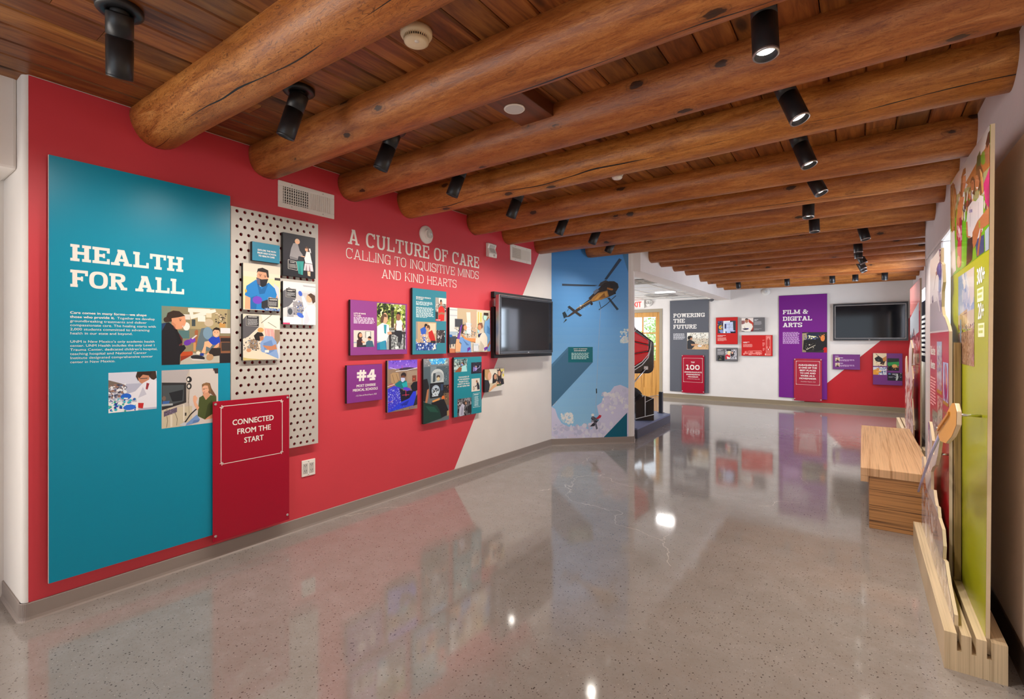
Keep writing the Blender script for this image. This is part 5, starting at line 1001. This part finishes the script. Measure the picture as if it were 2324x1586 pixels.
picture(o, FW, X(1310), X(1476), Zz(1110), Zz(1020), fk, 'r 20202a 0 0 100 100;n 20 6 0 0 100 60 3a4a6a 8a8a90 14141a;p b0b8b4 60 10 70 14 74 60 66 96 56 96 60 50;r 5a7ab0 6 8 22 24;t c8c4cc 34 12 60 30 2;t 8a8a94 8 50 50 66 2', step=FS)
t = thing('security_camera', 'white dome security camera above the slate grey panel', 'camera', FW.p(-2.898, 2.40, 0))
b = MB(); FW.box(b, -3.0, -2.80, 2.42, 2.475, 0, .16); b.build('bracket', M_PLAST, t, bevel=.006)
b = MB(); b.lathe(FW.p(-2.9, 2.425, .09), (0, 0, -1), [(.075, 0), (.075, .02), (.068, .022)], 28); b.build('housing', M_PLAST, t)
b = MB(); b.lathe(FW.p(-2.9, 2.405, .09), (0, 0, -1), [(.064, 0), (.058, .025), (.042, .046), (.02, .058), (0, .061)], 28); b.build('dome', mat('smoked_dome', (.12, .12, .13), .05, spec=.7), t)

# ------------------------------------------------------------------ lobby: exit sign, emergency light, diffusers, platform, vehicle
t = thing('exit_sign', 'white EXIT sign with red letters over the wooden lobby door', 'sign', FW.p(-4.75, 2.28, 0))
b = MB(); FW.box(b, -4.97, -4.55, 2.262, 2.466, 0, .05); b.build('housing', M_PLAST, t, bevel=.006)
sans(t, FW, -4.93, 2.292, .0515, 'EXIT', .145, .03, .29, col=mat('exit_red', alb('e0302c'), .4, emit=lin('ff2a20'), estr=.8))
t = thing('emergency_light', 'small two-headed emergency light beside the EXIT sign', 'lamp', FW.p(-4.44, 2.36, 0))
b = MB(); b.lathe(FW.p(-4.44, 2.385, 0), FW.n, [(0, 0), (.085, 0), (.085, .03), (.07, .045), (0, .045)], 24); b.build('base', M_PLAST, t)
for u in (-4.475, -4.405):
    b = MB(); b.lathe(FW.p(u, 2.385, .045), FW.n, [(.01, 0), (.034, .008), (.034, .035), (.028, .035), (.026, .028), (0, .027)], 20); b.build('lamp_head', M_GREYP, t)
for k, (x, y) in enumerate(((-3.22, 8.4), (-3.78, 11.2))):
    t = thing('ceiling_diffuser', ('square white ceiling diffuser in the lobby, nearer the beam', 'square white ceiling diffuser in the lobby, nearer the door')[k], 'vent', (x, y, 2.462)); b = MB()
    for a in range(5):
        s0, s1 = .29-.055*a, .265-.055*a; z = 2.462-.004*(a % 2)
        for q in ((-s0, s0, -s0, -s1), (-s0, s0, s1, s0), (-s0, -s1, -s1, s1), (s1, s0, -s1, s1)): b.box(x+q[0], x+q[1], y+q[2], y+q[3], z-.014, z)
    b.build('vane', M_GREYP, t)
    b = MB(); b.box(x-.29, x+.29, y-.29, y+.29, 2.4615, 2.4625); b.build('back_plate', M_DARK, t)
b = MB(); b.box(-3.65, -3.25, 10.44, 10.56, 2.452, 2.4615); tag(b.build('ceiling_light', mat('troffer_diffuser', (1, 1, 1), .5, emit=(1, .98, .95), estr=2.), None, (-3.45, 10.5, 2.452)), 'slim lit strip ceiling light in the lobby', 'ceiling light')
PLAT = [(-2.64, 6.80), (-2.715, 8.52), (-3.56, 8.92), (-5.3, 9.7), (-5.3, 6.9)]
b = MB(); b.prism([(*p, 0) for p in PLAT], (0, 0, .15)); o = b.build('platform', [mat('blue_grey_platform', alb('6f7896', 1.1), .5)], bevel=.004)
tag(o, 'low blue-grey display platform on the floor behind the mural wall', 'platform')
b = MB(); c0 = Vector((-4., 8.1, 0)); b.prism([Vector((*p, 0))+(Vector((*p, 0))-c0).normalized()*.004 for p in PLAT], (0, 0, .125)); b.build('dark_skirt', mat('slate_skirt', alb('4c4f5c', 1.1), .5), o)
t = thing('barrier_post', 'short dark grey square barrier post on the corner of the platform', 'post', (-2.87, 8.50, .15)); pm = mat('slate_post', alb('3c4048'), .45)
b = MB(); b.box(-2.90, -2.84, 8.47, 8.53, .15, .52); b.build('shaft', pm, t, bevel=.003)
b = MB(); b.box(-2.92, -2.82, 8.45, 8.55, .15, .158); b.build('foot_plate', pm, t)
b = MB(); b.lathe((-2.905, 8.5, .455), (-1, 0, 0), [(.012, 0), (.012, .012), (.006, .02), (0, .02)], 12); b.build('cable_eye', M_CHROME, t)
b = MB(); b.tube([(-2.92, 8.5, .455), (-3.2, 8.55, .40), (-3.7, 8.66, .36), (-4.3, 8.8, .40), (-4.9, 9.0, .455)], .005, 8); tag(b.build('barrier_cable', M_CHROME, None, (-3.9, 8.6, .36)), 'thin steel cable strung from the barrier post across the platform', 'cable')
# black and red vehicle shell, seen from its end
t = thing('vehicle_shell', 'black vehicle body with red quilted flank and white piping, tilted on the platform', 'vehicle', (-3.35, 8.0, .15))
BK = mat('gloss_black_shell', (.02, .017, .018), .22, coat=.4); RDV = mat('red_vinyl', alb('e01a26', 1.2), .32, coat=.2); WP = mat('white_piping', alb('e6e2de'), .4)
# profile in the plane facing the room (along camera's right), pushed back
VF = Fr((-2.845, 8.06, 0), (.8135, .5816, 0), (.5816, -.8135, 0))
b = MB(); prof = [(-1.3, 1.95), (-.36, 1.68), (-.05, 1.435), (0, 1.40), (.012, 1.36), (.012, .97), (0, .92), (-.03, .88), (-.08, .865), (-1.3, .865)]
b.prism([VF.p(u, z, .0) for u, z in prof], VF.n*-.55); b.build('body', BK, t, bevel=.025)
for k, (za, zb) in enumerate(((0, .36), (.36, .70), (.70, 1.0))):
    b = MB(); tp, bt = lambda u: 1.61-.62*(u+.32) , lambda u: .985+.62*(u+.33)
    us = [-1.1, -.33, -.2, -.09]; P = []
    for u in us: P.append((u, bt(u)+(tp(u)-.04-bt(u))*za+.008))
    for u in reversed(us): P.append((u, bt(u)+(tp(u)-.04-bt(u))*zb-.008))
    b.prism([VF.p(u, z, .0) for u, z in P], VF.n*.035); b.build('quilted_flank', RDV, t, bevel=.015)
for dz in (0, .05):
    b = MB(); b.tube([VF.p(-1.1, .56-dz*0+.0, .03), VF.p(-.33, .975-dz, .03), VF.p(-.2, 1.06-dz, .03), VF.p(-.1, 1.18-dz, .03), VF.p(-.06, 1.30-dz*.6, .03), VF.p(-.05, 1.40, .02)], .008, 8); b.build('piping', WP, t)
b = MB(); b.tube([VF.p(-.6, 1.83, .01), VF.p(-.33, 1.66, .02), VF.p(-.3, 1.60, .02), VF.p(-.36, 1.52, .02)], .008, 8); b.build('piping', WP, t)
b = MB(); b.tube([VF.p(-.13, .955, .02), VF.p(-.36, .70, .06), VF.p(-.75, .40, .1)], .012, 10); b.build('strut', M_CHROME, t)
b = MB(); VF.box(b, -.17, -.10, .93, .99, 0, .03); b.build('strut_bracket', M_CHROME, t, bevel=.004)
b = MB(); wc = VF.p(-.42, .42, .04)
b.lathe(wc-VF.n*.1, VF.n, [(.10, .02), (.17, 0), (.22, .02), (.235, .06), (.235, .14), (.22, .18), (.17, .2), (.10, .18)], 36); b.build('tyre', mat('tyre_rubber', (.02, .02, .021), .75), t)
b = MB(); b.lathe(wc-VF.n*.08, VF.n, [(0, .05), (.10, .03), (.115, .0), (.115, .16), (.10, .14), (0, .12)], 30); b.build('wheel_rim', M_GREYP, t)
b = MB(); b.box(-3.6, -3.5, 7.95, 8.15, .15, .9); b.build('support_stand', BK, t)
t = thing('equipment_box', 'black open-topped box with pale edge lines on the platform behind the wheel', 'box', VF.p(-.25, .15, .33))
b = MB(); b.prism([VF.p(u-.02, z, .47) for u, z in ((-.40, .152), (-.11, .152), (-.11, .50), (-.26, .545), (-.40, .44))], VF.n*-.28); b.build('case', BK, t, bevel=.004)
b = MB(); b.tube([VF.p(-.42, .18, .474), VF.p(-.13, .25, .474)], .006, 6); b.tube([VF.p(-.27, .54, .474), VF.p(-.27, .21, .474)], .006, 6); b.tube([VF.p(-.27, .44, .474), VF.p(-.14, .51, .474)], .004, 6); b.build('edge_piping', WP, t)
# ------------------------------------------------------------------ right side: bench, slotted bases, layered cut-out boards
BEN_T = ply('bench_top_bamboo', 'b58657', 'd8ad80', 'x', 110, .35, .012); BEN_E = ply('bench_striped_end', '4a2c16', 'b9834c', 'z', 85, .45, .012); PLYT = ply('pale_plywood', 'b29a78', 'ccb592', 'x', 140, .5, .012)
PLYE = mat('plywood_edge', alb('cdb896', 1.05), .55); PLYG = ply('plywood_board_edge', '8f7648', 'b59a64', 'x', 400, .5, .02)
t = thing('bench', 'striped laminated wood bench along the right side', 'bench', (.2, 5.7, 0))
b = MB(); b.box(-.01, .42, 4.55, 6.85, .39, .45); b.build('seat', BEN_T, t, bevel=.003)
b = MB(); b.box(-.01, .038, 4.55, 6.85, .345, .39); b.build('edge_rail', BEN_T, t, bevel=.002)
for y in (4.56, 6.32):
    b = MB(); b.box(.042, .40, y, y+.5, 0, .39); b.build('leg', BEN_E, t, bevel=.003)
def base(name, x0, x1, y0, y1, h, slots, label, sw=.0145, sd=.072):
    b = MB(); P = [(x0, 0), (x1, 0), (x1, h)]
    for s in reversed(slots): P += [(s+sw, h), (s+sw, h-sd), (s, h-sd), (s, h)]
    P += [(x0, h)]
    b.prism([(x, y0, z) for x, z in P], (0, y1-y0, 0))
    return tag(b.build('slotted_base', PLYT, None, ((x0+x1)/2, (y0+y1)/2, 0)), label, 'base', 'plywood bases of the layered displays')
S1, S2, S3 = .327, .373, .4195
base('slotted_base', .286, .482, 2.79, 4.36, .16, (S1, S2, S3), 'pale plywood base block with three slots at the lower right, in front of the bench')
def board(fr, pts, th, face, edge, label, name, group='layered display boards', bev=0.):
    """pts: outline (u,z) of the board; face looks along fr.n"""
    b = MB(); b.prism([fr.p(u, z, -th) for u, z in pts], fr.n*th); o = b.build(name, edge, None, fr.p(sum(p[0] for p in pts)/len(pts), min(p[1] for p in pts), -th))
    tag(o, label, 'display board', group)
    b = MB(); b.poly([fr.p(u, z, .0004) for u, z in pts]); b.build('printed_face', face, o, recalc=False)
    return o
# green board (u = -Y)
GF = RB(S3+.0005); LIME = mat('lime_laminate', alb('a3a616', 1.1), .26, spec=.4)
GO = [(-3.82, .092), (-2.825, .092), (-2.725, 2.275), (-3.82, 2.325)]
gb = board(GF, GO, .0135, LIME, PLYE, 'tall lime green board with a crowd photo on top, nearest the camera on the right', 'display_board')
GLOSS = print_mat('gloss_print', .16, .2)
picture(gb, GF, -3.815, -2.732, 1.775, 2.315, .001, '''r d4d0d0 0 0 600 1700;p 9aa070 80 760 300 680 500 520 500 1000 80 1000;p 74b428 80 900 500 820 500 1500 80 1700;n 60 9 100 700 500 1000 a83830 d8d0c8 2a3a6a c89858 6a3a2a 3a3a30 cfc8c0;p b06a38 250 640 420 400 490 330 500 560 300 700;p 2f5a2c 355 560 370 420 400 370 410 480 395 560;e 6a9a30 430 460 24 70;p 3d8a20 200 1480 215 800 290 780 270 1460;p 6fbf20 205 1480 220 950 255 930 260 1460;n 40 12 180 780 330 1000 b03a30 e0e0e0 2a3a6a d8b070 6a2a2a 3a3030;p c8905c 255 690 300 640 300 700
p b8784c 80 640 110 590 145 680 150 800 130 900 80 900;p 8a5a30 80 620 110 585 130 620 120 800 140 1100 100 1140 80 900;p e4d8d4 90 1100 130 1100 150 1500 90 1560;p b87a40 100 700 118 700 125 1090 100 1120
p 7a4a30 190 760 205 560 225 490 250 480 252 540 225 560 220 700 215 780;p cf7f58 222 560 250 560 252 640 240 700 215 760;p c87850 150 1000 165 860 190 770 235 780 215 900 200 1100 180 1180 150 1200;p c83a58 185 1010 212 1010 205 1460 180 1480 160 1300;n 20 8 160 1010 210 1200 e090a8 a02040 f0d0d8;e d8a080 175 1420 18 60
p e0d8dc 275 900 320 850 350 860 340 1150 300 1230 270 1190 255 1060;p 3a2c28 300 640 325 600 345 640 345 800 320 780;e c07850 322 700 18 60;p 2c2826 270 1210 330 1200 315 1420 255 1470;l c07a54 16 262 1040 268 1190 300 1200
p dcd4d8 345 870 400 820 430 840 420 1160 370 1240 335 1200;e c47c54 368 680 22 80;p 5a4030 355 600 375 520 405 520 425 580 430 780 400 820 390 680 375 610;p c88c50 395 560 420 600 430 800 415 810;p 3a5080 345 1240 430 1200 430 1360 360 1400;l 3a2018 4 314 668 322 670;l 3a2018 4 326 672 334 676;p f2e8e0 314 742 330 746 322 768;l 3a2018 4 358 640 368 644;l 3a2018 4 374 646 384 650;p f2e8e0 358 724 380 730 368 752;l 8a4c38 3 318 700 324 716;l 8a4c38 3 362 680 370 700;t 5a6ab0 288 930 326 985 1;l b8b0bc 4 300 900 296 1100;l b8b0bc 4 380 880 376 1120;l d8b070 7 398 560 424 660 428 780;l d8b070 5 92 640 120 900 110 1080;l e0b880 5 108 620 136 860 128 1060;l b07a48 5 205 560 215 700;p f4ece4 462 470 476 480 466 520;l 3a2018 5 460 400 478 396;l b06a44 16 405 1150 380 1300 370 1390
p d02a7a 430 720 490 580 490 1000 445 900;p b02868 455 800 490 700 480 1100;e a86a4a 472 430 26 110;p 2a2024 455 330 480 230 500 210 500 320 470 380;p c07850 370 1060 480 950 480 1110 400 1150;p b87048 320 1160 370 1060 400 1110 360 1260 330 1320 320 1260;l 80b040 10 388 1060 390 1130;p b8c4d8 440 1170 480 1130 480 1340 440 1360''', quad=((80, 600), (497, 55), (480, 1340), (88, 1565)), mtl=GLOSS, gain=.95, outline=GO)
picture(gb, GF, -3.53, -3.07, 1.285, 1.745, .001, '''g 7f9cc8 b8c8e0 0 0 100 60 8;n 40 10 30 0 100 45 dcdce4 f0e8e4 c8d0e0;p e8dcd4 55 0 100 0 100 30 80 36 70 18;p e0cdb0 0 45 100 42 100 62 0 60;p c8a878 10 44 60 40 60 62 10 60;l 8a6a48 1 16 46 56 44;l 8a6a48 1 20 44 20 60;l 8a6a48 1 30 44 30 60;l 8a6a48 1 42 43 42 60;n 60 3 0 56 100 68 2a2a30 c8c4c0 8a3030 3a4a70 d8a080;p b08468 0 66 100 62 100 100 0 100;n 120 3 0 66 100 100 c89c80 8a5c44 a87858 d8b498;p 8aa0b8 14 50 22 50 22 78 14 78''', mtl=GLOSS, gain=.95)
sans(gb, GF, -3.005, 1.655, .0015, '300+', .072, .03, .17, name='number_lettering'); sans(gb, GF, -2.98, 1.500, .0015, '20+', .072, .03, .13, name='number_lettering')
picture(gb, GF, -3.0, -2.86, 1.575, 1.635, .001, 'r d8d4b0 0 0 100 100;t 98a012 8 14 92 90 2', name='caption_box'); picture(gb, GF, -2.98, -2.84, 1.42, 1.48, .001, 'r d8d4b0 0 0 100 100;t 98a012 8 14 92 90 2', name='caption_box')
# red skier board
SF = RB(S2+.0005); CRIM = mat('crimson_laminate', alb('a8121f', 1.05), .26, spec=.4)
so = [(-4.345, .092), (-3.45, .092), (-3.455, 1.454), (-3.49, 1.478), (-3.61, 1.53), (-3.70, 1.552), (-3.745, 1.60), (-3.735, 1.69), (-3.685, 1.737), (-3.715, 1.842), (-3.778, 1.862), (-3.776, 1.945), (-3.84, 1.951), (-4.33, 1.940)]
sb = board(SF, so, .0135, CRIM, PLYE, 'tall cut-out board, crimson below and a snowy skier above, behind the lime green board', 'display_board')
b = MB(); b.poly([SF.p(u, z, .0008) for u, z in [(-4.342, 1.456)]+[p for p in so if p[1] > 1.44][0:]]); b.build('snow_print', mat('snow_print', alb('d2c8c6', 1.1), .2), sb, recalc=False)
picture(sb, SF, -4.34, -3.46, 1.46, 1.95, .0012, '''p 8a7a94 590 170 625 170 640 400 600 380;p 1a4a9a 555 470 575 400 605 360 625 370 635 500 630 640 610 760 585 770 590 600 575 560 555 560;p 2a62ba 575 420 605 380 620 460 600 560;p 5a5070 600 180 618 175 622 360 600 350;e 4a3a44 612 300 12 40;n 14 5 600 200 620 360 e0d8e8 2a2a50 d8b0a0;p b08a80 540 530 560 500 560 570 545 575;l b8a8a8 3 540 575 515 790;p 6a78a8 590 640 630 640 625 800 600 860 585 780;p a89aac 575 800 620 850 635 1000 630 1200 615 1100 590 930;p 9a8a98 480 900 500 860 510 960 490 1020;l c0b0b8 4 560 900 650 1360;p c4b8bc 455 1000 560 950 600 1100 700 1200 740 1380 455 1400''', quad=((450, 340), (745, -4), (745, 1390), (457, 1415)), mtl=GLOSS, gain=1.0, outline=so)
for k, (tx, z) in enumerate((('Ride the', 1.315), ('Adventure', 1.225))): sans(sb, SF, -4.30, z, .001, tx, .06, .02, .24)
picture(sb, SF, -4.30, -4.02, .98, 1.17, .001, 't e0a0a0 0 0 100 100 10', name='caption_text')
def tilt_pic(u0, u1, z0, z1, dsl): picture(sb, SF, u0, u1, z0, z1, .001, dsl, mtl=GLOSS, gain=1.0)
tilt_pic(-3.965, -3.73, 1.09, 1.40, 'r a8a8b8 0 0 100 100;g 7888b8 c8c0b0 0 0 100 40 4;n 80 7 0 10 100 100 5a5a78 e0d8c8 b8a888 8890b0 c8b890;r a0a020 0 93 100 100')
tilt_pic(-3.685, -3.475, 1.05, 1.285, 'r a8c0e0 0 0 100 100;e 3a3a8a 55 45 34 44;p d03a28 40 8 62 4 84 40 70 84 60 50;p e8a020 62 30 80 40 78 60 66 60;p 6a2a6a 24 50 40 40 44 84 34 80;n 10 8 0 76 100 100 d8d8e0 2a2a4a e04030;r a0a020 0 92 100 100')
tilt_pic(-3.945, -3.705, .845, 1.075, 'r c8b8a8 0 0 100 100;n 70 7 0 0 100 90 5a3a30 e0d0c0 8a6a60 b83a30 3a3a40 d8c8b8;r a0a020 0 92 100 100')
tilt_pic(-4.20, -3.95, .79, .965, 'r 8a8078 0 0 100 100;n 60 8 0 0 100 90 3a3434 d8d0c0 6a6a48 b0a890;r a0a020 0 92 100 100')
b = MB(); b.box(.3905, .4155, 3.41, 3.45, .165, 1.395); b.build('back_post', ply('post_plywood', '6a5028', '8f7240', 'x', 160, .6, .02), sb)
# kayaker cut-out in the front slot
KF = RB(S1+.0005)
ko = [(-4.30, .092), (-2.872, .092), (-2.872, .205), (-3.05, .262), (-3.09, .285), (-3.166, .330), (-3.246, .315), (-3.225, .385), (-3.27, .455), (-3.42, .470), (-3.455, .516), (-3.535, .503), (-3.595, .530), (-3.64, .562), (-3.76, .535), (-3.765, .638), (-3.68, .682), (-3.535, .724), (-3.44, .80), (-3.36, .885), (-3.42, .90), (-3.515, .84), (-3.62, .76), (-3.72, .775), (-3.70, .83), (-3.80, .90), (-3.861, .919), (-3.934, .90), (-3.98, .68), (-4.03, .55), (-4.10, .58), (-4.20, .645), (-4.29, .625), (-4.30, .55)]
kb = board(KF, ko, .0135, mat('splash_print', alb('c2b6b4', 1.05), .3), PLYE, 'cut-out kayaker board with raised yellow paddle in the front slot on the right', 'display_board')
picture(kb, KF, -4.30, -2.88, .165, .62, .001, '''g c8b8b8 a89890 0 30 100 100 6;p a84a30 0 20 10 6 22 40 46 62 60 80 52 88 34 78 10 62;p c8644a 8 20 16 24 34 52 54 74 50 82 30 66;e d8d0d0 30 58 5 9;e a85a48 30 58 3 5;n 60 5 0 40 60 100 e8e0e4 a8a0a8 8a8490 d0c8cc;p e0a828 0 26 3 22 4 44 0 48;p 3a3f8a 2 40 10 8 13 8 5 44;n 60 4 50 70 100 100 d8ccc4 b0a49c 9a8c84''', mtl=GLOSS, gain=1.0, outline=ko)
picture(kb, KF, -3.97, -3.80, .62, .915, .001, 'p 6a5aa8 50 0 80 0 90 40 60 60 30 40;p c8c0dc 30 40 90 40 90 100 10 100;n 20 6 20 40 90 100 e8e4f0 a89cc0', mtl=GLOSS, gain=1.0, outline=ko)
# paddle: yellow blade with shaft, part of the kayaker board, standing a little in front of it
PB = Fr((S1-.022, 0, 0), (0, -1, 0), (-1, 0, 0))
bl = [(-3.36, .935), (-3.24, .990), (-3.0, 1.085), (-2.86, 1.135), (-2.79, 1.142), (-2.735, 1.115), (-2.74, 1.06), (-2.87, .995), (-3.06, .935), (-3.26, .915)]
bl = [(-u*-.96 if False else u*.955, z+.008) for u, z in bl]
b = MB(); b.prism([PB.p(u, z, -.016) for u, z in bl], PB.n*.016); pb_ = b.build('paddle_blade', PLYE, kb, bevel=.004); pb_['label'] = 'yellow paddle blade'
b = MB(); b.poly([PB.p(u, z, .0006) for u, z in bl]); b.build('blade_face', mat('paddle_yellow', alb('dd9a35', 1.05), .35), pb_, recalc=False)
b = MB(); b.prism([PB.p(u, z, .0005) for u, z in ((-3.20, .955), (-3.16, .965), (-2.80, 1.085), (-2.79, 1.10), (-3.14, .99))], PB.n*.006); b.build('blade_spine', mat('paddle_spine', alb('c98428', 1.05), .35), pb_)
picture(pb_, PB, -3.10, -2.82, .985, 1.10, .0008, 't 7a4a18 5 62 60 78 1;t 7a4a18 40 14 95 32 1', name='blade_marks')
b = MB(); b.tube([PB.p(-3.17, .95, -.006), PB.p(-3.55, .77, -.002), PB.p(-4.0, .53, 0), PB.p(-4.24, .40, 0)], [.007, .007, .0065, .0065], 12); sh = b.build('paddle_shaft', mat('paddle_shaft', alb('a9a3c0'), .35), kb)
for k, (a, c_, z) in enumerate(((-2.90, .45, 1.078), (-3.70, .38, .905), (-3.46, .38, .80))):
    b = MB(); b.tube([(S1-.006 if k == 0 else S1+.013, -a, z), ((S3-.001, S2-.001, S2-.001)[k], -a, z)], .006, 12); b.build('standoff_rod', M_CHROME, kb)
# --- second slotted base and its boards farther back
base('slotted_base', .455, .70, 7.25, 10.2, .16, (.495, .555, .615), 'pale plywood base block beyond the far end of the bench')
PF2 = RB(.5555)
pb2 = board(PF2, [(-9.0, .092), (-7.5, .092), (-7.5, 2.15), (-9.0, 2.15)], .0135, mat('rose_laminate', alb('c02838', 1.1), .2, coat=.2), PLYE, 'tall red board with a pale rose top and people photos, beyond the bench', 'display_board', 'far layered display boards')
picture(pb2, PF2, -8.99, -7.51, .3, 2.14, .001, '''r d88a88 0 0 100 20;p c8d0dc 0 22 90 14 90 34 0 38;n 60 6 0 34 90 56 b83048 e8e0e4 6a2a38 d8a0a8 2a2a2c;r 2c2a2a 60 46 92 54;n 30 5 0 44 60 58 e8dcd8 a03038;r b8202c 0 58 100 100;t e8d0d0 50 60 80 62 1;t e8d0d0 50 64 76 66 1;t d08088 20 68 60 80 7''', mtl=GLOSS)
BF2 = RB(.6155)
bb2 = board(BF2, [(-8.25, .092), (-7.38, .092), (-7.38, 1.90), (-8.25, 1.90)], .0135, mat('blue_laminate', alb('2c3a9a', 1.1), .6, spec=.2), PLYE, 'blue board with white lettered lines and a dark photo below, behind the red far board', 'display_board', 'far layered display boards')
picture(bb2, BF2, -8.24, -7.39, .12, 1.15, .001, 'r 3a241c 0 0 100 100;n 80 4 0 30 100 100 6a4a30 241410 a88a68 1c100c;n 20 3 0 60 100 100 d8ccc0', mtl=GLOSS)
picture(bb2, BF2, -8.1, -7.5, 1.2, 1.72, .001, 't d8dcec 0 0 100 100 9', mtl=GLOSS, name='caption_text')
CF2 = RB(.4955)
co = [(-8.9, .092), (-7.6, .092), (-7.55, .4), (-7.75, .7), (-7.62, .95), (-7.8, 1.1), (-7.7, 1.32), (-7.95, 1.42), (-8.2, 1.30), (-8.3, 1.0), (-8.6, .95), (-8.75, 1.2), (-8.9, 1.15)]
cb2 = board(CF2, co, .0135, mat('pale_cutout_print', alb('d8c4bc', 1.05), .3), PLYE, 'cut-out figure board with pale shapes in front of the red far board', 'display_board', 'far layered display boards')
picture(cb2, CF2, -8.9, -7.6, .15, 1.0, .001, 'n 60 7 0 10 100 100 c85040 e8d8d0 a84838 d0a898 7a5a78', mtl=GLOSS, outline=co)
b = MB(); b.tube([(.4955, 7.75, 1.12), (.5545, 7.75, 1.12)], .006, 10); b.build('standoff_rod', M_CHROME, cb2)
